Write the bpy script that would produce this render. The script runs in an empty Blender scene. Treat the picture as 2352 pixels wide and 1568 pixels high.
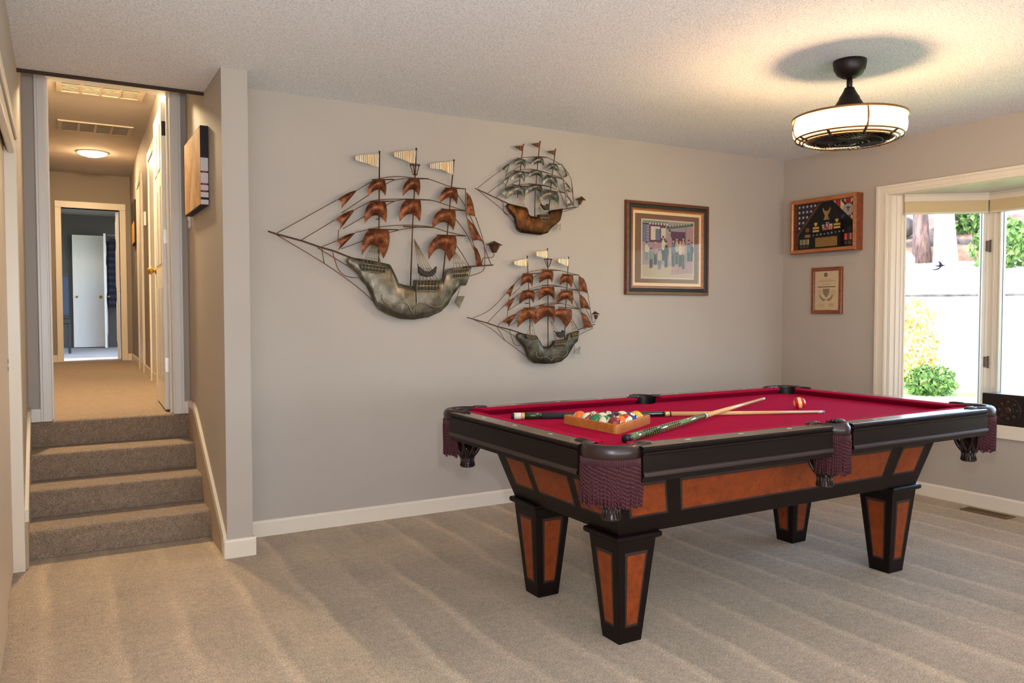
import bpy, bmesh, math, random
from mathutils import Vector, Matrix, Euler
random.seed(7)
C = bpy.context.scene.collection
sc = bpy.context.scene
PI = math.pi

# ------------------------------------------------------------------ camera
cam_d = bpy.data.cameras.new('camera'); cam = bpy.data.objects.new('camera', cam_d); C.objects.link(cam)
FPX, YAW, PITCH, ROLL = 1821.97, 0.5209, -0.0364, -0.0005
cam_d.sensor_width = 36.0; cam_d.lens = FPX / 2352 * 36.0; cam_d.clip_end = 300; cam_d.clip_start = .02
fw = Vector((math.sin(YAW)*math.cos(PITCH), math.cos(YAW)*math.cos(PITCH), math.sin(PITCH)))
rt = Vector((math.cos(YAW), -math.sin(YAW), 0)); up = rt.cross(fw)
rt2 = math.cos(ROLL)*rt + math.sin(ROLL)*up; up2 = -math.sin(ROLL)*rt + math.cos(ROLL)*up
M = Matrix((rt2, up2, -fw)).transposed().to_4x4(); M.translation = Vector((0, 0, 1.2328))
cam.matrix_world = M
sc.camera = cam

# ------------------------------------------------------------------ world, sun, lights, exposure
w = bpy.data.worlds.new('world'); sc.world = w; w.use_nodes = True
nt = w.node_tree; nt.nodes.clear()
wo = nt.nodes.new('ShaderNodeOutputWorld'); bg = nt.nodes.new('ShaderNodeBackground')
sky = nt.nodes.new('ShaderNodeTexSky'); sky.sky_type = 'NISHITA'; sky.sun_disc = False
sky.sun_elevation = math.radians(52); sky.sun_rotation = math.radians(250)
nt.links.new(sky.outputs[0], bg.inputs[0]); bg.inputs[1].default_value = 1.9
nt.links.new(bg.outputs[0], wo.inputs[0])

def light(name, kind, loc, energy, color, rot=None, **kw):
    d = bpy.data.lights.new(name, kind); d.energy = energy; d.color = color
    for k, v in kw.items(): setattr(d, k, v)
    o = bpy.data.objects.new(name, d); C.objects.link(o); o.location = loc
    if rot is not None: o.rotation_euler = rot
    return o
def aim(v): return Vector(v).to_track_quat('-Z', 'Y').to_euler()

light('sun', 'SUN', (0, 0, 20), 8.0, (1, .93, .82), aim((.62, .28, -.85)), angle=math.radians(.6))
# the photographer's flash, just above the lens
light('camera_flash', 'POINT', (.14, .10, 1.385), 105.0, (.82, .91, 1.0), shadow_soft_size=.035)
# fill light added behind the camera to brighten the room and ceiling
light('rear_fill_light', 'AREA', (.9, -1.85, 1.2), 310.0, (.93, .96, 1.0), aim((0, 1, 1.5)), shape='RECTANGLE', size=6.4, size_y=1.9)
# daylight coming in through the bay window
bp = light('bay_window_portal', 'AREA', (5.07, 2.44, 1.29), 1.0, (1, 1, 1), aim((-1, 0, 0)), shape='RECTANGLE', size=2.16, size_y=1.51); bp.data.cycles.is_portal = True
# a recessed downlight in the hall ceiling, hidden from here by the door head
light('hall_downlight', 'POINT', (.30, 6.38, 2.98), 300.0, (1, .74, .43), shadow_soft_size=.10)
light('bedroom_daylight', 'AREA', (2.2, 13.8, 1.9), 26.0, (.92, .95, 1.0), aim((-1, .25, -.2)), shape='RECTANGLE', size=1.2, size_y=1.2)

sc.view_settings.view_transform = 'Standard'; sc.view_settings.look = 'None'
sc.view_settings.gamma = 1.0; sc.view_settings.exposure = 0.0; sc.view_settings.use_curve_mapping = False
sc.cycles.use_denoising = True
sc.cycles.max_bounces = 8; sc.cycles.diffuse_bounces = 5; sc.cycles.glossy_bounces = 4
sc.cycles.transparent_max_bounces = 10; sc.cycles.sample_clamp_indirect = 6.0
sc.cycles.caustics_reflective = False; sc.cycles.caustics_refractive = False

# ------------------------------------------------------------------ helpers
def lin(c):
    c = c / 255.0
    return c / 12.92 if c <= .04045 else ((c + .055) / 1.055) ** 2.4
def rgb(r, g, b): return (lin(r), lin(g), lin(b), 1.0)

class MB:
    """collects shapes, builds them as one mesh object"""
    def __init__(s): s.v = []; s.f = []; s.m = []; s.sm = []
    def add(s, vs, fs, mi=0, smooth=False, M=None):
        b = len(s.v)
        for q in vs:
            q = Vector(q)
            s.v.append(tuple(M @ q) if M is not None else tuple(q))
        for f in fs:
            s.f.append(tuple(b + i for i in f)); s.m.append(mi); s.sm.append(smooth)
        return s
    def box(s, x0, x1, y0, y1, z0, z1, mi=0, M=None):
        vs = [(x0,y0,z0),(x1,y0,z0),(x1,y1,z0),(x0,y1,z0),(x0,y0,z1),(x1,y0,z1),(x1,y1,z1),(x0,y1,z1)]
        return s.add(vs, [(3,2,1,0),(4,5,6,7),(0,1,5,4),(1,2,6,5),(2,3,7,6),(3,0,4,7)], mi, False, M)
    def frustum(s, hx0, hy0, z0, hx1, hy1, z1, mi=0, M=None):
        vs = [(-hx0,-hy0,z0),(hx0,-hy0,z0),(hx0,hy0,z0),(-hx0,hy0,z0),(-hx1,-hy1,z1),(hx1,-hy1,z1),(hx1,hy1,z1),(-hx1,hy1,z1)]
        return s.add(vs, [(3,2,1,0),(4,5,6,7),(0,1,5,4),(1,2,6,5),(2,3,7,6),(3,0,4,7)], mi, False, M)
    def prism(s, pts, f, d0, d1, mi=0, M=None):
        """2D outline pts extruded from d0 to d1; f(a, b, d) -> xyz"""
        n = len(pts); vs = [f(a, b, d0) for a, b in pts] + [f(a, b, d1) for a, b in pts]
        fs = [tuple(range(n)), tuple(reversed(range(n, 2*n)))]
        for i in range(n):
            j = (i+1) % n; fs.append((j, i, n+i, n+j))
        return s.add(vs, fs, mi, False, M)
    def tube(s, pts, r, n=6, mi=0, closed=False, M=None, smooth=True):
        pts = [Vector(p) for p in pts]; m = len(pts); rr = r if isinstance(r, (list, tuple)) else [r]*m
        vs = []; pu = None
        for i, p in enumerate(pts):
            if closed: t = pts[(i+1) % m] - pts[i-1]
            else: t = pts[min(i+1, m-1)] - pts[max(i-1, 0)]
            if t.length < 1e-9: t = Vector((0,0,1))
            t.normalize()
            if pu is None:
                a = Vector((0,0,1)) if abs(t.z) < .9 else Vector((1,0,0))
                u_ = t.cross(a).normalized()
            else:
                u_ = pu - t*pu.dot(t)
                u_ = u_.normalized() if u_.length > 1e-6 else t.orthogonal().normalized()
            pu = u_; v_ = t.cross(u_)
            for k in range(n):
                a = 2*PI*k/n; vs.append(p + (u_*math.cos(a) + v_*math.sin(a))*rr[i])
        fs = []
        for i in range(m if closed else m-1):
            a = i*n; b = ((i+1) % m)*n
            for k in range(n):
                k2 = (k+1) % n; fs.append((a+k, a+k2, b+k2, b+k))
        if not closed:
            fs.append(tuple(reversed(range(n)))); fs.append(tuple(range((m-1)*n, m*n)))
        return s.add(vs, fs, mi, smooth, M)
    def lathe(s, prof, n=24, mi=0, M=None, a0=0.0, a1=2*PI, smooth=True, closed_prof=False):
        """prof: (r, z) list turned about z; mi an int or one per segment"""
        full = abs(a1-a0-2*PI) < 1e-6; cols = n if full else n+1; m = len(prof); vs = []
        for k in range(cols):
            a = a0 + (a1-a0)*k/n
            for r, z in prof: vs.append((r*math.cos(a), r*math.sin(a), z))
        segs = m if closed_prof else m-1
        for i in range(segs):
            mm = mi[i] if isinstance(mi, (list, tuple)) else mi
            fs = []
            for k in range(n):
                k2 = (k+1) % cols; i2 = (i+1) % m
                fs.append((k*m+i, k2*m+i, k2*m+i2, k*m+i2))
            if i == 0: s.add(vs, fs, mm, smooth, M); base = len(s.v) - len(vs)
            else:
                for f in fs: s.f.append(tuple(base+q for q in f)); s.m.append(mm); s.sm.append(smooth)
        return s
    def sphere(s, c, r, nu=14, nv=9, mi=0, M=None):
        vs = []; fs = []; rx, ry, rz = r if isinstance(r, (tuple, list)) else (r, r, r)
        for j in range(nv+1):
            ph = PI*j/nv
            for i in range(nu):
                a = 2*PI*i/nu; vs.append((c[0]+rx*math.sin(ph)*math.cos(a), c[1]+ry*math.sin(ph)*math.sin(a), c[2]+rz*math.cos(ph)))
        for j in range(nv):
            for i in range(nu):
                i2 = (i+1) % nu; fs.append((j*nu+i, (j+1)*nu+i, (j+1)*nu+i2, j*nu+i2))
        return s.add(vs, fs, mi, True, M)
    def grid(s, P, mi=0, smooth=True, M=None):
        """P[i][j] grid of points"""
        n = len(P); m = len(P[0]); vs = [q for row in P for q in row]
        fs = [(i*m+j, (i+1)*m+j, (i+1)*m+j+1, i*m+j+1) for i in range(n-1) for j in range(m-1)]
        return s.add(vs, fs, mi, smooth, M)
    def build(s, name, mats, parent=None, bevel=0, merge=False, recalc=True):
        me = bpy.data.meshes.new(name); me.from_pydata(s.v, [], s.f)
        if not isinstance(mats, (list, tuple)): mats = [mats]
        for m in mats: me.materials.append(m)
        for i, p in enumerate(me.polygons): p.material_index = s.m[i]; p.use_smooth = s.sm[i]
        bm = bmesh.new(); bm.from_mesh(me)
        if merge: bmesh.ops.remove_doubles(bm, verts=bm.verts, dist=1e-5)
        if recalc: bmesh.ops.recalc_face_normals(bm, faces=bm.faces)
        bm.to_mesh(me); bm.free(); me.update()
        o = bpy.data.objects.new(name, me); C.objects.link(o)
        if parent is not None: o.parent = parent
        if bevel:
            b = o.modifiers.new('bevel', 'BEVEL'); b.width = bevel; b.segments = 2; b.limit_method = 'ANGLE'; b.angle_limit = math.radians(40)
            b.harden_normals = False
        return o

def thing(name, label, cat, loc=(0,0,0), rz=0.0, group=None):
    o = bpy.data.objects.new(name, None); C.objects.link(o); o.empty_display_size = .05
    o.location = loc; o.rotation_euler = (0, 0, rz); o['label'] = label; o['category'] = cat
    if group: o['group'] = group
    return o
def tag(o, label, cat, group=None):
    o['label'] = label; o['category'] = cat
    if group: o['group'] = group
    return o
def struct(o, label=None):
    o['kind'] = 'structure'
    if label: o['label'] = label
    return o
def copy_tree(o, parent=None):
    c = o.copy(); C.objects.link(c); c.parent = parent
    for ch in list(o.children): copy_tree(ch, c)
    return c

# ------------------------------------------------------------------ materials
def mat(name, col, rough=.5, metal=0.0, spec=.5, coat=0.0, emis=None, estr=0.0, sheen=0.0):
    m = bpy.data.materials.new(name); m.use_nodes = True
    b = m.node_tree.nodes['Principled BSDF']
    b.inputs['Base Color'].default_value = col; b.inputs['Roughness'].default_value = rough
    b.inputs['Metallic'].default_value = metal; b.inputs['Specular IOR Level'].default_value = spec
    b.inputs['Coat Weight'].default_value = coat; b.inputs['Sheen Weight'].default_value = sheen
    if emis: b.inputs['Emission Color'].default_value = emis; b.inputs['Emission Strength'].default_value = estr
    return m
class N:
    """tiny node helper on a material"""
    def __init__(s, m): s.m = m; s.t = m.node_tree; s.b = s.t.nodes['Principled BSDF']
    def n(s, typ, **kw):
        o = s.t.nodes.new(typ)
        for k, v in kw.items():
            if k.startswith('i_'): o.inputs[k[2:].replace('_', ' ')].default_value = v
            else: setattr(o, k, v)
        return o
    def l(s, a, b): s.t.links.new(a, b)
    def coord(s, kind='Object', scale=(1,1,1)):
        c = s.n('ShaderNodeTexCoord'); mp = s.n('ShaderNodeMapping'); mp.inputs['Scale'].default_value = scale
        s.l(c.outputs[kind], mp.inputs['Vector']); return mp.outputs[0]
    def noise(s, vec, scale, detail=3, rough=.5, dist=0):
        o = s.n('ShaderNodeTexNoise'); o.inputs['Scale'].default_value = scale; o.inputs['Detail'].default_value = detail
        o.inputs['Roughness'].default_value = rough; o.inputs['Distortion'].default_value = dist
        s.l(vec, o.inputs['Vector']); return o.outputs['Fac']
    def ramp(s, fac, stops, interp='LINEAR'):
        r = s.n('ShaderNodeValToRGB'); r.color_ramp.interpolation = interp
        e = r.color_ramp.elements
        while len(e) > 1: e.remove(e[0])
        e[0].position = stops[0][0]; e[0].color = stops[0][1]
        for p, c in stops[1:]:
            q = e.new(p); q.color = c
        s.l(fac, r.inputs[0]); return r.outputs[0]
    def mix(s, fac, a, b, blend='MIX'):
        o = s.n('ShaderNodeMix', data_type='RGBA', blend_type=blend)
        for val, idx in ((fac, 0), (a, 6), (b, 7)):
            if hasattr(val, 'is_linked') or hasattr(val, 'links'): s.l(val, o.inputs[idx])
            else: o.inputs[idx].default_value = val
        return o.outputs[2]
    def math(s, op, a, b=None, c=None):
        o = s.n('ShaderNodeMath', operation=op)
        for i, val in enumerate((a, b, c)):
            if val is None: continue
            if hasattr(val, 'links'): s.l(val, o.inputs[i])
            else: o.inputs[i].default_value = val
        return o.outputs[0]
    def bump(s, h, strength=.3, dist=.01):
        o = s.n('ShaderNodeBump'); o.inputs['Strength'].default_value = strength; o.inputs['Distance'].default_value = dist
        s.l(h, o.inputs['Height']); s.l(o.outputs[0], s.b.inputs['Normal']); return o
    def base(s, c): s.l(c, s.b.inputs['Base Color'])

def wall_mat(name, col):
    m = mat(name, col, .62, spec=.25); n = N(m); v = n.coord('Object')
    f = n.noise(v, 140, 2); g = n.noise(v, 1.3, 2)
    k = n.ramp(g, [(.3, tuple(x*.97 for x in col[:3])+(1,)), (.7, tuple(min(1, x*1.03) for x in col[:3])+(1,))])
    n.base(k); n.bump(f, .12, .002); return m
M_wall = wall_mat('wall_paint', rgb(176, 168, 159))
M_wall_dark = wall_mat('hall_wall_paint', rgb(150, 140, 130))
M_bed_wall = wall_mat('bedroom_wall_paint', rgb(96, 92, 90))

M_ceil = mat('popcorn_ceiling', rgb(236, 235, 234), .9, spec=.1)
n = N(M_ceil); v = n.coord('Object')
f1 = n.noise(v, 130, 3, .6); f2 = n.noise(v, 80, 2, .5)
hgt = n.math('ADD', n.math('MULTIPLY', f1, .7), n.math('MULTIPLY', f2, .5))
n.base(n.ramp(f1, [(.30, rgb(196, 196, 200)), (.52, rgb(236, 237, 242)), (.75, rgb(248, 249, 253))]))
n.bump(hgt, .55, .008)
M_ceil_smooth = mat('smooth_ceiling', rgb(206, 198, 188), .85, spec=.1)
n = N(M_ceil_smooth); n.bump(n.noise(n.coord('Object'), 60, 2), .1, .003)

def trim_mat(name, col, rough=.32):
    m = mat(name, col, rough, spec=.5); n = N(m); n.bump(n.noise(n.coord('Object', (1, 1, 6)), 30, 2), .05, .001); return m
M_trim = trim_mat('cream_trim_paint', rgb(226, 216, 200))
M_white = trim_mat('white_door_paint', rgb(228, 226, 222))

def carpet_mat(name, c_dark, c_mid, c_lite, streaks=True, bumpy=.8):
    m = mat(name, c_mid, .95, spec=.08, sheen=.25); n = N(m)
    m.node_tree.nodes['Principled BSDF'].inputs['Sheen Roughness'].default_value = .6
    v = n.coord('Object')
    fine = n.noise(v, 150, 3, .75); mid = n.noise(v, 34, 4, .65); big = n.noise(v, 3.2, 3, .55)
    speck = n.ramp(fine, [(.28, c_dark), (.5, c_mid), (.74, c_lite)])
    tone = n.ramp(mid, [(.3, (.80, .80, .80, 1)), (.7, (1.16, 1.16, 1.16, 1))])
    col = n.mix(1.0, speck, tone, 'MULTIPLY')
    if streaks:
        # vacuum tracks: the pile laid one way and the other, running along the room
        sep = n.n('ShaderNodeSeparateXYZ'); n.l(v, sep.inputs[0])
        wob = n.noise(v, .9, 2, .5); wob2 = n.noise(n.coord('Object', (3.0, .55, 1)), 1.6, 3, .6)
        x = n.math('ADD', sep.outputs[0], n.math('MULTIPLY', n.math('SUBTRACT', wob, .5), .20))
        saw = n.math('FRACT', n.math('MULTIPLY', n.math('ADD', x, .03), 1/.245))
        line = n.ramp(saw, [(0, (.84, .84, .84, 1)), (.45, (.93, .93, .93, 1)), (.70, (.98, .98, .98, 1)), (.82, (1.26, 1.26, 1.26, 1)), (.90, (1.22, 1.22, 1.22, 1)), (.97, (.90, .90, .90, 1)), (1, (.84, .84, .84, 1))])
        patch = n.ramp(wob2, [(.34, (0, 0, 0, 1)), (.58, (1, 1, 1, 1))])
        lm = n.mix(patch, (1, 1, 1, 1), line)
        col = n.mix(1.0, col, lm, 'MULTIPLY')
        pv = n.ramp(big, [(.3, (.88, .88, .88, 1)), (.7, (1.08, 1.08, 1.08, 1))])
        col = n.mix(1.0, col, pv, 'MULTIPLY')
    n.base(col)
    h = n.math('ADD', n.math('MULTIPLY', fine, .6), n.math('MULTIPLY', mid, .5))
    n.bump(h, bumpy, .012)
    return m
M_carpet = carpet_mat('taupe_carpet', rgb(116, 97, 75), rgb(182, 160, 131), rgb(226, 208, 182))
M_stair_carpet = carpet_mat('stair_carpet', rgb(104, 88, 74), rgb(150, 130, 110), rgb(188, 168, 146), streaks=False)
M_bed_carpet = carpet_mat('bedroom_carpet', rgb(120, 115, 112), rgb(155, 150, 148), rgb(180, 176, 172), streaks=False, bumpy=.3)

def wood_mat(name, dark, lite, rough=.3, scale=(1, 14, 14), coat=.3, amount=1.0):
    m = mat(name, lite, rough, spec=.5, coat=coat); n = N(m); m.node_tree.nodes['Principled BSDF'].inputs['Coat Roughness'].default_value = .15
    f = n.noise(n.coord('Object', scale), 3.0, 5, .65, .6)
    n.base(n.ramp(f, [(.3, dark), (.7, lite)])); return m
M_espresso = wood_mat('espresso_wood', rgb(12, 6, 5), rgb(24, 12, 9), .38, coat=.0); M_espresso.node_tree.nodes['Principled BSDF'].inputs['Specular IOR Level'].default_value = .22
M_bead = wood_mat('espresso_bead', rgb(40, 27, 25), rgb(52, 37, 34), .42, coat=.05)
M_cherry = wood_mat('cherry_burl_panel', rgb(108, 42, 5), rgb(150, 64, 8), .42, (9, 9, 9), .0)
M_railtop = wood_mat('rail_top_laminate', rgb(98, 84, 68), rgb(116, 101, 84), .27, coat=.45)
M_rack = wood_mat('honey_wood', rgb(176, 104, 40), rgb(206, 136, 66), .35, (10, 10, 10))
M_maple = wood_mat('maple_shaft', rgb(214, 164, 100), rgb(236, 194, 136), .28)
M_frame_brown = wood_mat('brown_frame_wood', rgb(70, 32, 14), rgb(120, 66, 32), .35)
M_frame_gold = wood_mat('golden_frame_wood', rgb(140, 78, 34), rgb(190, 120, 62), .3)
M_oak = wood_mat('walnut_case_wood', rgb(96, 40, 14), rgb(150, 74, 30), .28)
M_teak = wood_mat('dark_carved_wood', rgb(16, 9, 7), rgb(30, 17, 11), .4, coat=.05)

M_felt = mat('burgundy_felt', rgb(150, 14, 38), .9, spec=.06, sheen=.45)
n = N(M_felt); v = n.coord('Object'); f = n.noise(v, 420, 2, .6); g = n.noise(v, 12, 3, .6)
n.base(n.mix(1.0, n.ramp(f, [(.3, rgb(118, 3, 28)), (.7, rgb(152, 8, 46))]), n.ramp(g, [(.3, (.93, .93, .93, 1)), (.7, (1.05, 1.05, 1.05, 1))]), 'MULTIPLY'))
n.b.inputs['Sheen Tint'].default_value = rgb(214, 30, 80)
n.bump(f, .2, .002)
M_leather = mat('brown_leather', rgb(40, 24, 23), .34, spec=.5, coat=.08)
n = N(M_leather); n.bump(n.noise(n.coord('Object'), 220, 3), .12, .002)
M_leather_dark = mat('dark_pocket_leather', rgb(24, 18, 18), .42)
M_fringe = mat('wine_fringe_cord', rgb(70, 30, 36), .8, spec=.15)
M_fringe2 = mat('grey_brown_fringe_cord', rgb(84, 54, 56), .75, spec=.15)
M_pearl = mat('pearl_inlay', rgb(212, 202, 176), .25)
M_black = mat('black_rubber', rgb(20, 20, 22), .5)
M_green = wood_mat('green_marbled_butt', rgb(10, 44, 20), rgb(18, 66, 30), .18, coat=.8)
M_green_lite = wood_mat('pale_green_marbled_butt', rgb(70, 106, 62), rgb(112, 142, 92), .15, coat=.8)
M_wrap = mat('charcoal_wrap', rgb(38, 42, 44), .8)
M_ivory = mat('ivory_plastic', rgb(232, 226, 208), .3)
M_tip = mat('cue_tip_grey', rgb(150, 154, 170), .8)
M_goldp = mat('gold_fleck', rgb(226, 206, 120), .35, .3)
M_steel = mat('satin_nickel', rgb(170, 165, 158), .3, .9)
M_brass = mat('brass', rgb(196, 156, 84), .28, .9)
M_bronze = mat('oil_rubbed_bronze', rgb(34, 24, 19), .42, .4)
M_bronze_lite = mat('bronze_band', rgb(120, 84, 46), .4, .5)

def metal_mat(name, c1, c2, c3, rough=.42, scale=30):
    m = mat(name, c2, rough, .75); n = N(m); v = n.coord('Object')
    f = n.noise(v, scale, 4, .65); g = n.noise(v, scale*3.1, 2)
    n.base(n.ramp(f, [(.32, c1), (.5, c2), (.70, c3)])); n.bump(g, .25, .002); return m
M_copper = metal_mat('copper_sheet', rgb(66, 33, 18), rgb(106, 58, 32), rgb(146, 88, 54), .46)
M_tin = metal_mat('hammered_tin', rgb(72, 66, 52), rgb(106, 100, 86), rgb(146, 140, 128), .36, 9)
M_tin_dark = metal_mat('dark_hammered_tin', rgb(50, 44, 34), rgb(76, 70, 58), rgb(104, 98, 84), .38, 14)
M_silver = metal_mat('silver_sheet', rgb(56, 54, 48), rgb(94, 92, 84), rgb(150, 148, 140), .36, 30)
M_bronzehull = metal_mat('bronze_brown_hull', rgb(44, 24, 10), rgb(74, 44, 18), rgb(124, 82, 34), .42, 10)
M_wire = mat('brown_wire', rgb(104, 68, 46), .45, .6)
M_wire_dark = mat('dark_mast_rod', rgb(78, 46, 30), .45, .6)
M_netwire = mat('pale_brass_wire', rgb(150, 134, 100), .4, .7)
M_flag = mat('striped_tin_flag', rgb(200, 190, 160), .4, .6)
n = N(M_flag); sp = n.n('ShaderNodeSeparateXYZ'); n.l(n.coord('Object'), sp.inputs[0])
xx = n.math('ADD', sp.outputs[0], n.math('MULTIPLY', n.noise(n.coord('Object'), 60, 2), .006))
fr = n.math('FRACT', n.math('MULTIPLY', xx, 42))
n.base(n.ramp(fr, [(0, rgb(196, 160, 92)), (.22, rgb(228, 214, 180)), (.42, rgb(104, 104, 108)), (.60, rgb(218, 218, 214)), (.82, rgb(176, 132, 66))]))
M_flag_dark = mat('dark_copper_flag', rgb(100, 60, 40), .45, .6)
n = N(M_flag_dark); sp = n.n('ShaderNodeSeparateXYZ'); n.l(n.coord('Object'), sp.inputs[0])
n.base(n.ramp(n.math('FRACT', n.math('MULTIPLY', sp.outputs[0], 60)), [(0, rgb(74, 40, 26)), (.5, rgb(130, 84, 52)), (.8, rgb(60, 40, 30))]))

def glass_mat(name, refl=.6):
    m = bpy.data.materials.new(name); m.use_nodes = True; t = m.node_tree; t.nodes.clear()
    o = t.nodes.new('ShaderNodeOutputMaterial'); mx = t.nodes.new('ShaderNodeMixShader'); tr = t.nodes.new('ShaderNodeBsdfTransparent')
    gl = t.nodes.new('ShaderNodeBsdfGlossy'); gl.inputs['Roughness'].default_value = .02; fr = t.nodes.new('ShaderNodeFresnel'); fr.inputs[0].default_value = 1.3
    mu = t.nodes.new('ShaderNodeMath'); mu.operation = 'MULTIPLY'; mu.inputs[1].default_value = refl
    t.links.new(fr.outputs[0], mu.inputs[0]); t.links.new(mu.outputs[0], mx.inputs[0])
    t.links.new(tr.outputs[0], mx.inputs[1]); t.links.new(gl.outputs[0], mx.inputs[2]); t.links.new(mx.outputs[0], o.inputs[0]); return m
M_glass = glass_mat('window_glass', .7)
M_picglass = glass_mat('picture_glass', .30)
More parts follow.
